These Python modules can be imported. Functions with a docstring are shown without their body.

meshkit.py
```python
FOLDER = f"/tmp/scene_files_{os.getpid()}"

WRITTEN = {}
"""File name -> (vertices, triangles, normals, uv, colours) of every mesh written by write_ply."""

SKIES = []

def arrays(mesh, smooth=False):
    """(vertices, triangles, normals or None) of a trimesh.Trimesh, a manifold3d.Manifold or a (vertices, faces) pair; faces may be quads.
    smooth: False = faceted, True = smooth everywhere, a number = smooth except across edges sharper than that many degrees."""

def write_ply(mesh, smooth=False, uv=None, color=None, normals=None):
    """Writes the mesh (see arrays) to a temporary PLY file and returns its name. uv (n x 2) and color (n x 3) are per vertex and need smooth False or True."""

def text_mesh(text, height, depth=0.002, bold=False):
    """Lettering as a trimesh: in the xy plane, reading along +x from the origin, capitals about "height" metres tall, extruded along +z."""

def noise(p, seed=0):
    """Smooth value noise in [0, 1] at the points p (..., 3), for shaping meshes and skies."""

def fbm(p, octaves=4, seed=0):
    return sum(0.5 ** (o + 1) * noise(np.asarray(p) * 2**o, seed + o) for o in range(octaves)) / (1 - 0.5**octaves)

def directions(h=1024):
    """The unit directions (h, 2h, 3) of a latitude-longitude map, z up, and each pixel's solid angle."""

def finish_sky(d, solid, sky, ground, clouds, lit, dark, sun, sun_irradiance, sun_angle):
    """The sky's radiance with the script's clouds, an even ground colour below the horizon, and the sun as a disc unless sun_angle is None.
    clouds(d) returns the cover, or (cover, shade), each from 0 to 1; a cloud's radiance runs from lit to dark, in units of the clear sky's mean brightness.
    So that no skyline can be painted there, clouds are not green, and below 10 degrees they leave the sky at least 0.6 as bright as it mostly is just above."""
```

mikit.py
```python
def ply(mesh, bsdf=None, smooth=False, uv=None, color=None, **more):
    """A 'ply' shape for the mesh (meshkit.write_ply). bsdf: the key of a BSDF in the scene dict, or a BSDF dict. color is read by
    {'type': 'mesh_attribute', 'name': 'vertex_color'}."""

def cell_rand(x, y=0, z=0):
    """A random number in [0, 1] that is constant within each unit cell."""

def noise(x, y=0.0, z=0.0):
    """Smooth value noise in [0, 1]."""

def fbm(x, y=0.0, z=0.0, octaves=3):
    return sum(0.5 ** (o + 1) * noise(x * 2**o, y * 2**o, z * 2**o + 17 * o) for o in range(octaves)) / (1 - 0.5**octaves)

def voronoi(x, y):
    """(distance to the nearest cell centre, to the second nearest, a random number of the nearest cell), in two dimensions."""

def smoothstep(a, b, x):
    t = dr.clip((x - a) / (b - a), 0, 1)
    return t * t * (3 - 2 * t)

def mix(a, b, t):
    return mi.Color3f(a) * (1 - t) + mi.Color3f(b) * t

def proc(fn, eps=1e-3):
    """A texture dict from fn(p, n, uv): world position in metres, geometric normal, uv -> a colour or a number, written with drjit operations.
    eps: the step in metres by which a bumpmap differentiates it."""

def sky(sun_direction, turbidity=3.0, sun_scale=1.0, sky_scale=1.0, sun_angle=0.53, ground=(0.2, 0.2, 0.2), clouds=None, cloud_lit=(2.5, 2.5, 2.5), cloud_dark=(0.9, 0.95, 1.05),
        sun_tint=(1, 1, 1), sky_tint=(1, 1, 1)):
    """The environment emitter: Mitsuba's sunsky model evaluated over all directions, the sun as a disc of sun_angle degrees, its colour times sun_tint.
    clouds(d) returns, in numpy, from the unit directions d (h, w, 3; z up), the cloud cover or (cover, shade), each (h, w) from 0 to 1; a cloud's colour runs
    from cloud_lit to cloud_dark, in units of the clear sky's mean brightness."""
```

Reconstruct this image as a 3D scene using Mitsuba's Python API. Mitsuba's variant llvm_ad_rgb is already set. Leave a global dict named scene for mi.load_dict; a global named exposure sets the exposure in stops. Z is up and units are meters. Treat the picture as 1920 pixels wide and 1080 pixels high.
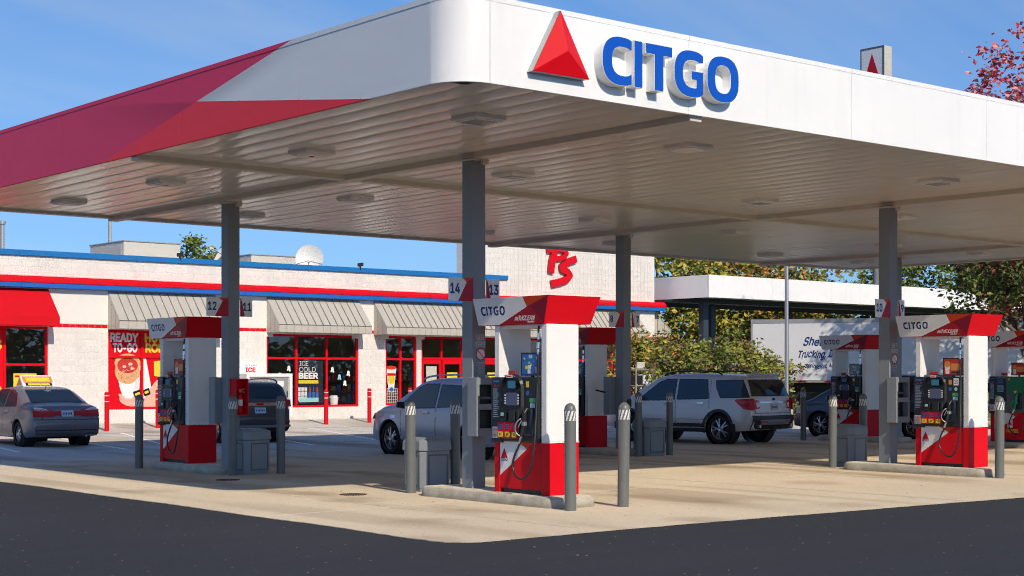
import math, random
import numpy as np, trimesh, manifold3d, shapely
import drjit as dr, mitsuba as mi
import mikit, meshkit
from mikit import noise, fbm, voronoi, cell_rand, smoothstep, mix
from shapely.geometry import Polygon, box as sbox, Point, LineString
from shapely import affinity
T = mi.ScalarTransform4f
R = random.Random(7)
NR = np.random.default_rng(11)

# ---------------------------------------------------------------- camera, sky, exposure
F, Y0, H = 2904.13, 703.7, 1.74
ANG = math.radians(50.065)
FW = np.array([math.cos(ANG), math.sin(ANG), 0.0]); RT = np.array([math.sin(ANG), -math.cos(ANG), 0.0])
scene = {'type': 'scene'}
labels = {}
exposure = 1.58
scene['camera'] = {'type': 'perspective', 'fov': 2 * math.degrees(math.atan(960 / F)), 'fov_axis': 'x', 'near_clip': 0.1, 'far_clip': 3000.0,
                   'principal_point_offset_x': 0.0, 'principal_point_offset_y': (540 - Y0) / 1080.0,
                   'to_world': T().look_at(origin=[0, 0, H], target=[float(FW[0]), float(FW[1]), H], up=[0, 0, 1])}


def clouds(d):
    p = np.stack([d[..., 0] / (d[..., 2] + .25) * 1.2, d[..., 1] / (d[..., 2] + .25) * 3.2, d[..., 2] * 3], -1)
    q = np.stack([p[..., 0] * .8 + p[..., 1] * .5, p[..., 1] * .7 - p[..., 0] * .2, p[..., 2]], -1)
    w = meshkit.fbm(q * 1.3 + 5, 5, 3)
    s = meshkit.fbm(q * np.array([1.6, 5.0, 1]) + 9, 5, 8)
    c = np.clip((w - .40) * 2.4, 0, 1) * np.clip((s - .32) * 2.6, 0, 1)
    return c * 0.34


SUN = (-0.34, -1.57, 1.0)
scene['sky'] = mikit.sky(SUN, turbidity=2.6, sky_scale=1.28, clouds=clouds, cloud_lit=(2.3, 2.35, 2.45), sky_tint=(.57, .80, 1.13), sun_tint=(.92, 1.0, 1.16))

# ---------------------------------------------------------------- materials


def mat(key, col, rough=.5, metal=0.0, spec=.5, cc=0.0, two=True, **kw):
    c = {'type': 'rgb', 'value': list(col)} if isinstance(col, (tuple, list)) else col
    b = {'type': 'principled', 'base_color': c, 'roughness': rough, 'specular': spec}
    if metal: b['metallic'] = metal
    if cc: b['clearcoat'] = cc; b['clearcoat_gloss'] = .95
    b.update(kw)
    scene[key] = {'type': 'twosided', 'bsdf': b} if two else b


def dirty(col, amt=.12, sc=1.3, fine=9.0):
    col = tuple(col)

    def fn(p, n, uv):
        a = fbm(p.x * sc, p.y * sc, p.z * sc) * .65 + fbm(p.x * fine, p.y * fine, p.z * fine * .35) * .35
        return mi.Color3f(*col) * (1 + amt * 2 * (a - .5))
    return mikit.proc(fn)


def asphalt_fn(p, n, uv):
    big = fbm(p.x * .22, p.y * .22)
    fine = fbm(p.x * 55, p.y * 55)
    g = .031 * (.86 + .28 * big) * (.84 + .32 * fine) * (.94 + .12 * fbm(p.x * .5 + 4, p.y * 2.2))
    c = mi.Color3f(g * .92, g * 1.0, g * 1.2)
    d, s, r = voronoi(p.x * 5.5, p.y * 5.5)
    spot = dr.select((r > .93) & (d < .045 + .03 * cell_rand(dr.floor(r * 9999))), 1.0, 0.0)
    c = mix(c, mi.Color3f(.30, .22, .14), spot * .8)
    d2, s2, r2 = voronoi(p.x * 17, p.y * 17)
    c = mix(c, mi.Color3f(.16, .16, .17), dr.select((r2 > .93) & (d2 < .10), .45, 0.0))
    return c


def concrete_fn(p, n, uv):
    big = fbm(p.x * .16 + 3, p.y * .16)
    mid = fbm(p.x * .9, p.y * .5 + 7, 0, 4)
    fine = fbm(p.x * 28, p.y * 28)
    far = smoothstep(29., 35., p.y + 1.2 * (big - .5) * 6)
    c = mix(mi.Color3f(.50, .425, .315), mi.Color3f(.42, .395, .355), far)
    c = c * (.91 + .18 * mid) * (.90 + .2 * fine)
    # oil and tyre traffic down the lanes, each lane runs with the islands
    lane = noise(p.x * 2.2, p.y * .12 + 3) * noise(p.x * .8 + 5, p.y * .25)
    c = mix(c, c * mi.Color3f(.60, .56, .53), smoothstep(.30, .62, lane) * .55)
    tr = smoothstep(.52, .78, fbm(p.x * .55 + 11, p.y * .16, 0, 4)) * smoothstep(13.5, 17.5, p.y)
    c = mix(c, c * mi.Color3f(.66, .55, .42), tr * .5)
    for xc in (12.3, 15.7, 21.9, 25.3, 31.4):
        w = dr.exp(-dr.square((p.x - xc) / .45)) * smoothstep(12.5, 15.5, p.y) * smoothstep(.25, .7, fbm(p.x * 1.6 + xc, p.y * .7, 0, 4))
        c = c * (1 - .42 * w * mi.Color3f(.9, 1.0, 1.15))
    jx, jy = dr.abs(p.x - 18.6), dr.abs(p.y - 21.9)
    c = c * (1 - .22 * smoothstep(.05, .0, dr.minimum(jx, jy)) * noise(p.x * 6, p.y * 6))
    d, s, r = voronoi(p.x * .42, p.y * .42)
    blot = dr.select(r > .62, smoothstep(.30, .06, d + .16 * (fbm(p.x * 4, p.y * 4) - .5)), 0.0)
    c = mix(c, c * mi.Color3f(.42, .38, .36), blot * .35)
    sp = voronoi(p.x * 9, p.y * 9)
    c = mix(c, mi.Color3f(.14, .09, .06), dr.select((sp[2] > .93) & (sp[0] < .09), .8, 0.0))
    return c


def kerb_fn(p, n, uv):
    a = fbm(p.x * 6, p.y * 6, p.z * 6); b = fbm(p.x * 45, p.y * 45, p.z * 45)
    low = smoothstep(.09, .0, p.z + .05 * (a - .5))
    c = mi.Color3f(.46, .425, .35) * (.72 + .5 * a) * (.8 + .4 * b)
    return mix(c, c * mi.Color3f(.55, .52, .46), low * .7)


def block_fn(p, n, uv):
    a = fbm(p.x * 22, p.y * 22, p.z * 22); b = fbm(p.x * .8, p.z * .8 + 4)
    r = cell_rand(dr.floor(p.x / .4064), dr.floor(p.z / .2032))
    drip = smoothstep(.55, .85, fbm(p.x * 2.5, p.z * .35)) * .12
    return mi.Color3f(.745, .72, .685) * (.92 + .13 * a) * (.97 + .05 * b) * (.96 + .06 * r) * (1 - drip * .5)


def leaf_col():
    return {'type': 'mesh_attribute', 'name': 'vertex_color'}


def print_fn(p, n, uv):
    y, z = p.y, p.z
    ld = 5.83 - .178 * (y - 16.1)
    lr = 4.887 + .1284 * (y - 14.59)
    white, red, pur = mi.Color3f(.76, .77, .78), mi.Color3f(.88, .045, .062), mi.Color3f(.72, .045, .118)
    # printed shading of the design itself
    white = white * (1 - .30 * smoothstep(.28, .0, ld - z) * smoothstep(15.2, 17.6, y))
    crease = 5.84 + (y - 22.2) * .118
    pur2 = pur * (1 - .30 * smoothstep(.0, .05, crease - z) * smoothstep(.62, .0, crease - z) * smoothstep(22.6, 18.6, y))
    c = dr.select(z > ld, pur2, dr.select(z > lr, white, red))
    return c * (.97 + .06 * fbm(y * 1.2, z * 5))


def deck_fn(p, n, uv):
    a = fbm(p.x * .5, p.y * .25); b = fbm(p.x * 3, p.y * .8)
    return mi.Color3f(.61, .575, .515) * (.90 + .12 * a + .08 * b)


def fascia_fn(p, n, uv):
    a = fbm(p.x * .9, p.z * 1.5); s = smoothstep(.5, .9, fbm(p.x * 6, p.z * .5))
    return mi.Color3f(.82, .825, .83) * (.96 + .05 * a) * (1 - .05 * s)


def grass_fn(p, n, uv):
    a = fbm(p.x * 3, p.y * 3); b = fbm(p.x * .1, p.y * .1)
    return mix(mi.Color3f(.07, .10, .03), mi.Color3f(.13, .15, .05), a * .7 + b * .3)


def road_fn(p, n, uv):
    a = fbm(p.x * .2, p.y * .2); b = fbm(p.x * 20, p.y * 20)
    return mi.Color3f(.30, .28, .26) * (.8 + .3 * a) * (.9 + .2 * b)


P = mikit.proc
mat('m_asphalt', P(asphalt_fn), .85, spec=.25)
mat('m_concrete', P(concrete_fn), .8, spec=.3)
mat('m_kerb', P(kerb_fn), .9, spec=.2)
mat('m_block', P(block_fn), .8, spec=.25)
mat('m_mortar', dirty((.70, .685, .66), .03), .9, spec=.2)
mat('m_smooth_wall', dirty((.75, .725, .685), .04), .7, spec=.3)
mat('m_fascia', P(fascia_fn), .38, spec=.45)
mat('m_print', P(print_fn), .5, spec=.2)
mat('m_deck', P(deck_fn), .23, spec=.7)
mat('m_beam', dirty((.60, .56, .50), .10), .45)
mat('m_white', dirty((.78, .78, .775), .05), .38)
mat('m_whitegloss', dirty((.80, .80, .80), .03), .25)
mat('m_red', dirty((.66, .003, .012), .05), .45, spec=.2)
mat('m_redgloss', dirty((.66, .003, .012), .03), .4, spec=.22)
mat('m_crimson', (.42, .010, .024), .35, spec=.35)
mat('m_purple', (.26, .008, .03), .35, spec=.35)
mat('m_orange', (.66, .050, .010), .35, spec=.35)
mat('m_letterblue', (.004, .085, .50), .35, spec=.3)
mat('m_navy', (.012, .040, .16), .4)
mat('m_bandblue', dirty((.012, .12, .46), .07), .42)
mat('m_coping', dirty((.006, .15, .44), .06), .42)
mat('m_grey', dirty((.215, .245, .27), .10, 2.0), .5)
mat('m_greydark', dirty((.11, .125, .135), .14, 3.0), .5)
mat('m_bollard', dirty((.135, .145, .140), .14, 5.0, 30.), .38, spec=.5)
mat('m_reflective', dirty((.72, .72, .70), .12, 8., 40.), .45)
mat('m_black', (.018, .019, .021), .42)
mat('m_blackgloss', (.012, .013, .015), .18)
mat('m_panelnavy', (.016, .022, .034), .35)
mat('m_rubber', dirty((.020, .020, .021), .25, 6.), .75, spec=.25)
mat('m_chrome', (.72, .72, .72), .16, metal=1.0)
mat('m_alloy', (.50, .51, .53), .26, metal=.85)
mat('m_silver', (.45, .46, .48), .42, metal=.8)
mat('m_screen', (.10, .12, .22), .15)
mat('m_screenblue', (.05, .22, .36), .15)
mat('m_yellow', (.72, .58, .04), .45)
mat('m_stickblue', (.03, .13, .42), .45)
mat('m_stickgreen', (.08, .36, .14), .45)
mat('m_stickaqua', (.30, .60, .62), .45)
mat('m_stickorange', (.70, .25, .06), .45)
mat('m_greenpanel', (.01, .17, .07), .4)
mat('m_nozzlegreen', (.01, .30, .14), .4)
mat('m_hose', (.020, .020, .023), .32)
mat('m_paper', dirty((.74, .73, .70), .05, 5.), .7)
mat('m_metalawning', dirty((.47, .44, .385), .06, 1.5), .45)
mat('m_awningedge', (.13, .125, .115), .6)
mat('m_fabric', dirty((.62, .004, .012), .05), .75, spec=.2)
mat('m_interior', dirty((.36, .33, .30), .2), .8)
mat('m_interiordark', (.10, .10, .11), .8)
mat('m_cardboard', dirty((.40, .27, .14), .12), .85)
mat('m_food', dirty((.66, .36, .16), .35, 12., 40.), .6)
mat('m_foodred', dirty((.50, .03, .02), .3, 12.), .5)
mat('m_skin', dirty((.70, .42, .32), .08), .6)
mat('m_lens', dirty((.80, .79, .75), .12, 6.), .4)
mat('m_lensdark', dirty((.30, .31, .30), .4, 25.), .3)
mat('m_taupe', dirty((.52, .50, .45), .1), .55)
mat('m_galv', dirty((.40, .40, .39), .12), .4, metal=.4)
mat('m_trailer', dirty((.66, .67, .69), .07, .8, 3.), .45)
mat('m_darkcolumn', (.035, .05, .07), .4)
mat('m_bark', dirty((.13, .10, .075), .3, 9.), .9)
mat('m_grass', P(grass_fn), .9)
mat('m_road', P(road_fn), .85)
mat('m_soil', dirty((.16, .10, .06), .3, 4.), .95)
mat('m_line', dirty((.66, .66, .63), .12, 3., 14.), .7)
mat('m_sealant', dirty((.50, .46, .40), .1), .8)
mat('m_cover', dirty((.07, .045, .035), .2, 8.), .7)
mat('m_taillight', (.55, .010, .02), .18, cc=.6)
mat('m_lightclear', (.75, .72, .70), .15, cc=1.0)
mat('m_headlight', (.50, .42, .36), .12, cc=1.0)
mat('m_glassdark', (.010, .014, .018), .035, spec=.8)
mat('m_glassblue', (.018, .040, .055), .035, spec=.8)
mat('m_plate', (.58, .66, .74), .4)
mat('m_paintaccord', (.195, .175, .185), .3, metal=.25, cc=1.0)
mat('m_paintsilver', (.44, .47, .53), .26, metal=.3, cc=1.0)
mat('m_paintwhite', (.66, .63, .61), .28, metal=.15, cc=1.0)
mat('m_paintgrey', (.070, .068, .072), .26, metal=.4, cc=1.0)
mat('m_paintvan', (.050, .055, .075), .26, metal=.4, cc=1.0)
mat('m_paintblue', (.02, .10, .26), .3, cc=1.0)
mat('m_dish', dirty((.74, .74, .70), .06), .5)
scene['m_glass'] = {'type': 'thindielectric', 'int_ior': 1.62}
for k in ('m_leaf',):
    scene[k] = {'type': 'twosided', 'bsdf': {'type': 'principled', 'base_color': leaf_col(), 'roughness': .55, 'specular': .3}}

# ---------------------------------------------------------------- helpers
taken = set()


def numbered(key):
    if key not in taken:
        taken.add(key); return key
    i = 1
    while f'{key}_{i:03d}' in taken: i += 1
    k = f'{key}_{i:03d}'; taken.add(k); return k


def put(key, mesh, bsdf, smooth=False, label=None, cat=None, group=None, kind=None, to_world=None, color=None):
    k = numbered(key)
    d = mesh if isinstance(mesh, dict) else mikit.ply(mesh, bsdf, smooth, color=color)
    if to_world is not None: d = {**d, 'to_world': to_world}
    scene[k] = d
    tag(k, label, cat, group, kind)
    return k


def tag(k, label=None, cat=None, group=None, kind=None):
    e = {a: b for a, b in (('label', label), ('category', cat), ('group', group), ('kind', kind)) if b}
    if e: labels[k] = {**labels.get(k, {}), **e}


def thing(key, label, cat, group=None):
    k = numbered(key); tag(k, label, cat, group); return k


def cat_(ms): return trimesh.util.concatenate([m for m in ms])


BF = np.array([[0, 2, 1], [0, 3, 2], [4, 5, 6], [4, 6, 7], [0, 1, 5], [0, 5, 4], [1, 2, 6], [1, 6, 5], [2, 3, 7], [2, 7, 6], [3, 0, 4], [3, 4, 7]])


def bx(x0, x1, y0, y1, z0, z1):
    v = np.array([[x0, y0, z0], [x1, y0, z0], [x1, y1, z0], [x0, y1, z0], [x0, y0, z1], [x1, y0, z1], [x1, y1, z1], [x0, y1, z1]], float)
    return trimesh.Trimesh(v, BF, process=False)


def hull(pts):
    m = trimesh.Trimesh(*(lambda h: (h.vertices, h.faces))(trimesh.convex.convex_hull(np.asarray(pts, float))), process=False)
    return m


def cbx(x0, x1, y0, y1, z0, z1, c=.01):
    p = []
    for a, sa in ((x0, 1), (x1, -1)):
        for b, sb in ((y0, 1), (y1, -1)):
            for d, sd in ((z0, 1), (z1, -1)):
                p += [(a + sa * c, b + sb * c, d), (a + sa * c, b, d + sd * c), (a, b + sb * c, d + sd * c)]
    return hull(p)


def cyl(p0, p1, r, n=20, r1=None):
    p0, p1 = np.asarray(p0, float), np.asarray(p1, float); r1 = r if r1 is None else r1
    z = p1 - p0; L = np.linalg.norm(z); z /= L
    x = np.cross(z, [0, 0, 1] if abs(z[2]) < .9 else [1, 0, 0]); x /= np.linalg.norm(x); y = np.cross(z, x)
    a = np.arange(n) * 2 * np.pi / n
    ring = np.cos(a)[:, None] * x + np.sin(a)[:, None] * y
    v = np.vstack([p0 + ring * r, p1 + ring * r1, [p0], [p1]])
    f = []
    for i in range(n):
        j = (i + 1) % n
        f += [[i, j, n + j], [i, n + j, n + i], [2 * n, j, i], [2 * n + 1, n + i, n + j]]
    return trimesh.Trimesh(v, f, process=False)


def lathe(prof, n=28, c=(0, 0, 0)):
    prof = np.asarray(prof, float); a = np.arange(n) * 2 * np.pi / n; k = len(prof)
    v = np.stack([prof[None, :, 0] * np.cos(a)[:, None], prof[None, :, 0] * np.sin(a)[:, None], np.broadcast_to(prof[:, 1], (n, k))], -1).reshape(-1, 3) + np.asarray(c)
    f = []
    for i in range(n):
        j = (i + 1) % n
        for q in range(k - 1):
            f += [[i * k + q, j * k + q, j * k + q + 1], [i * k + q, j * k + q + 1, i * k + q + 1]]
    return trimesh.Trimesh(v, f, process=False)


def smooth_path(pts, n=24):
    pts = np.asarray(pts, float)
    if len(pts) < 3: return pts
    from scipy.interpolate import CubicSpline
    t = np.r_[0, np.cumsum(np.sqrt(np.linalg.norm(np.diff(pts, axis=0), axis=1)))]
    return CubicSpline(t, pts)(np.linspace(0, t[-1], n))


def tube(pts, r, sides=8):
    p = np.asarray(pts, float); t = np.gradient(p, axis=0); t /= np.linalg.norm(t, axis=1, keepdims=True) + 1e-12
    ref = np.array([0.31, 0.17, 0.93]); 
    a = np.cross(t, ref); a /= np.linalg.norm(a, axis=1, keepdims=True) + 1e-12; b = np.cross(t, a)
    an = np.arange(sides) * 2 * np.pi / sides; rr = np.broadcast_to(r, (len(p),))
    v = p[:, None] + rr[:, None, None] * (np.cos(an)[None, :, None] * a[:, None] + np.sin(an)[None, :, None] * b[:, None])
    i, j = np.meshgrid(np.arange(len(p) - 1), np.arange(sides), indexing='ij')
    q = np.stack([i * sides + j, i * sides + (j + 1) % sides, (i + 1) * sides + (j + 1) % sides, (i + 1) * sides + j], -1).reshape(-1, 4)
    f = np.vstack([q[:, [0, 1, 2]], q[:, [0, 2, 3]]])
    v = v.reshape(-1, 3); n0 = len(v); v = np.vstack([v, p[:1], p[-1:]])
    cap = [[n0, (k + 1) % sides, k] for k in range(sides)] + [[n0 + 1, n0 - sides + k, n0 - sides + (k + 1) % sides] for k in range(sides)]
    return trimesh.Trimesh(v, np.vstack([f, cap]), process=False)


def ext(poly, d):
    """polygon(s) in a drawing plane (a right, b up), extruded d towards the viewer"""
    if not isinstance(poly, shapely.Geometry): poly = Polygon(poly)
    ms = []
    for g in getattr(poly, 'geoms', [poly]):
        if g.area > 1e-9 and g.geom_type == 'Polygon': ms.append(trimesh.creation.extrude_polygon(g, d, engine='earcut'))
    return cat_(ms)


def front(m, y):      # drawing plane facing -y at depth y
    v = m.vertices; return trimesh.Trimesh(np.stack([v[:, 0], y - v[:, 2], v[:, 1]], -1), m.faces, process=False)


def side(m, x, flip=True):   # drawing plane facing -x; a is the world's y (drawn right-to-left)
    v = m.vertices
    return trimesh.Trimesh(np.stack([x - v[:, 2], v[:, 0], v[:, 1]], -1), m.faces[:, ::-1], process=False)


def side_text(m, x, y):   # lettering on a plane facing -x that starts at world y and reads towards -y
    v = m.vertices
    return trimesh.Trimesh(np.stack([x - v[:, 2], y - v[:, 0], v[:, 1]], -1), m.faces, process=False)


def flat(poly, z, d):   # polygon in (x, y), top at z
    m = ext(poly, d); m.apply_translation([0, 0, z - d]); return m


def move(m, x=0, y=0, z=0):
    m = m.copy(); m.apply_translation([x, y, z]); return m


def text(s, h, d=.002, bold=True, w=None, shear=0.0, fat=0.0):
    m = meshkit.text_mesh(s, h, d, bold)
    if fat:
        up = m.triangles[m.face_normals[:, 2] > .9][:, :, :2]
        m = ext(shapely.union_all([Polygon(q) for q in up]).buffer(1e-4).buffer(fat * h), d)
    v = np.array(m.vertices)
    v[:, 0] -= v[:, 0].min()
    if w: v[:, 0] *= w / v[:, 0].max()
    v[:, 0] += shear * v[:, 1]
    return trimesh.Trimesh(v, m.faces, process=False)


def at2(m, a, b): return move(m, a, b, 0)


def superell(cx, cy, a, b, e=2.5, n=48):
    t = np.arange(n) * 2 * np.pi / n
    return Polygon(np.stack([cx + a * np.sign(np.cos(t)) * np.abs(np.cos(t)) ** (2 / e), cy + b * np.sign(np.sin(t)) * np.abs(np.sin(t)) ** (2 / e)], -1))


def citgo(w=2.29, h=.55, gap=0.0):
    """the five letters, on a baseline, 2.29 x 0.55 at full size"""
    s = .145
    C = superell(.30, .275, .30, .285).difference(superell(.325, .275, .172, .165)).difference(Polygon([(.36, .15), (.9, .07), (.9, .48), (.36, .40)])).intersection(sbox(0, -1, .468, 1))
    I = sbox(.505, 0, .642, .55)
    Tt = sbox(.695, .425, 1.137, .55).union(sbox(.842, 0, .99, .43))
    G = superell(.305, .275, .30, .285).difference(superell(.325, .275, .170, .165)).difference(Polygon([(.33, .30), (.9, .23), (.9, .47), (.36, .41)])).intersection(sbox(0, -1, .505, 1))
    G = G.union(sbox(.30, .205, .505, .315)).union(sbox(.385, .045, .505, .315))
    O = superell(.29, .275, .285, .285).difference(superell(.29, .275, .140, .170))
    ls = [C, I, Tt, affinity.translate(G, 1.165, 0), affinity.translate(O, 1.735, 0)]
    return [affinity.scale(affinity.translate(g, gap * i, 0), w / (2.31 + 4 * gap), h / .56, origin=(0, 0)) for i, g in enumerate(ls)]

# ---------------------------------------------------------------- ground
YB = 46.2          # front of the store
put('ground', flat(sbox(-400, -300, 700, 700), -.010, .2), 'm_asphalt', kind='structure', label='fresh black asphalt driveway around the concrete forecourt')
edge = [(9.85, 46), (9.86, 30), (9.90, 20.6), (9.87, 15.4), (9.80, 13.72)] + [(10.30 + .5 * math.cos(a) + .02, 13.16 + .52 * math.sin(a)) for a in np.radians([190, 210, 230, 250])] + [(10.6, 12.66), (12.5, 12.62), (14.8, 12.60), (17.3, 12.43), (22, 12.2), (44, 12.0), (44, 33), (47.5, 40), (60, 43.2), (60, 46.2), (9.85, 46.2)]
wob = Polygon(edge)
wob = Polygon([(x + .022 * math.sin(i * .23) + R.uniform(-.013, .013), y + .022 * math.cos(i * .19) + R.uniform(-.013, .013)) for i, (x, y) in enumerate(np.array(wob.segmentize(.16).exterior.coords)[:-1])])
put('forecourt', flat(wob, 0, .008), 'm_concrete', kind='structure', label='worn tan concrete forecourt under and around the canopy')
for a, b in (((9.9, 16.6), (23.2, 17.55)), ((9.9, 21.9), (44, 21.9)), ((18.6, 12.5), (18.6, 33)), ((28.6, 12.3), (28.6, 33)), ((11.9, 13.0), (11.9, 33)), ((9.9, 27.6), (44, 27.6)), ((9.9, 33.2), (44, 33.2)), ((9.9, 38.6), (44, 38.6))):
    put('forecourt__joint_strip', flat(LineString([a, b]).buffer(.009, cap_style=2), .004, .008), 'm_sealant')
# walkway that rises gently to the store
v = np.array([[-20, 43.4, 0.006], [60, 43.4, .006], [60, YB + 3, .2 + .16], [-20, YB + 3, .2 + .16]])
v[2:, 1] = YB + .1; v[2:, 2] = .205
put('walkway', trimesh.Trimesh(v, [[0, 1, 2], [0, 2, 3]], process=False), 'm_concrete', kind='structure', label='concrete walkway sloping up to the store front')
for a, b in (((27.845, 44.0), (24.03, 34.48)), ((23.9, 41.8), (20.96, 32.72)), ((31.3, 43.3), (28.2, 34.2)), ((20.9, 43.3), (17.9, 34.4)), ((18.3, 42.9), (16.37, 33.6)), ((15.6, 42.0), (13.93, 34.0))):
    put('forecourt__parking_line', flat(LineString([a, b]).buffer(.05, cap_style=2), .006, .008), 'm_line')
for (x, y), l in (((12.72, 18.80), 'round dark fill cover in sunlit concrete left of the near island'), ((12.90, 22.77), 'round dark fill cover in the shade in front of the left island')):
    t = thing('fill_cover', l, 'manhole cover')
    put(t + '__rim', lathe([(.155, 0), (.20, 0), (.20, .007), (.155, .007), (.155, 0)], 28, (x, y, .001)), 'm_cover')
    put(t + '__lid', lathe([(0, .006), (.14, .006), (.15, .003), (.15, 0)], 28, (x, y, .001)), 'm_cover')

# ---------------------------------------------------------------- the canopy
XC, YC, XE, YE = 10.04, 12.91, 37.4, 28.95
ZB, ZT, ZC = 4.88, 5.81, 4.91
RC = .46
cn = thing('gas_canopy', 'large white gas station canopy with red and purple left fascia on grey posts', 'canopy')


def fpanel(pts, b, t=.05, z0=ZB, z1=ZT):
    """a fascia panel: an upright sheet along the points, t thick inwards (left of travel)"""
    p = np.asarray(pts, float); d = np.gradient(p, axis=0); n = np.stack([-d[:, 1], d[:, 0]], -1); n /= np.linalg.norm(n, axis=1, keepdims=True)
    q = p + n * t; k = len(p)
    v = np.vstack([np.c_[p, np.full(k, z0)], np.c_[p, np.full(k, z1)], np.c_[q, np.full(k, z0)], np.c_[q, np.full(k, z1)]])
    f = []
    for i in range(k - 1):
        j = i + 1
        f += [[i, j, k + j], [i, k + j, k + i], [2 * k + j, 2 * k + i, 3 * k + i], [2 * k + j, 3 * k + i, 3 * k + j], [k + i, k + j, 3 * k + j], [k + i, 3 * k + j, 3 * k + i], [j, i, 2 * k + i], [j, 2 * k + i, 2 * k + j]]
    for i in (0, k - 1):
        f += [[i, k + i, 3 * k + i], [i, 3 * k + i, 2 * k + i]] if i == 0 else [[i, 3 * k + i, k + i], [i, 2 * k + i, 3 * k + i]]
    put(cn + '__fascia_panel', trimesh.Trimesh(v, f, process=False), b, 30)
    # folded rim along the top of the panel
    o = p - n * .007
    v2 = np.vstack([np.c_[o, np.full(k, z1 - .045)], np.c_[o, np.full(k, z1 + .012)], np.c_[p + n * .02, np.full(k, z1 - .045)], np.c_[p + n * .02, np.full(k, z1 + .012)]])
    return trimesh.Trimesh(v2, f, process=False), b


def arc(cx, cy, a0, a1, n=9): return [(cx + RC * math.cos(a), cy + RC * math.sin(a)) for a in np.radians(np.linspace(a0, a1, n))]


g = .003
rims = []
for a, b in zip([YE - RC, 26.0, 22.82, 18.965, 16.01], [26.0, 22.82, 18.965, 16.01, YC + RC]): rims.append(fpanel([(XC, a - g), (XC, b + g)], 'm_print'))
rims.append(fpanel(arc(XC + RC, YC + RC, 180.5, 269.5), 'm_fascia'))
xs = [XC + RC, 13.58, 16.708, 19.86, 23.0, 26.1, 29.2, 32.3, 35.0, XE - RC]
for a, b in zip(xs, xs[1:]): rims.append(fpanel([(a + g, YC), (b - g, YC)], 'm_fascia'))
rims.append(fpanel(arc(XE - RC, YC + RC, 270.5, 359.5), 'm_fascia'))
for a, b in ((YC + RC, 18.0), (18.0, 23.0), (23.0, YE - RC)): rims.append(fpanel([(XE, a + g), (XE, b - g)], 'm_fascia'))
rims.append(fpanel(arc(XE - RC, YE - RC, .5, 89.5), 'm_fascia'))
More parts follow.
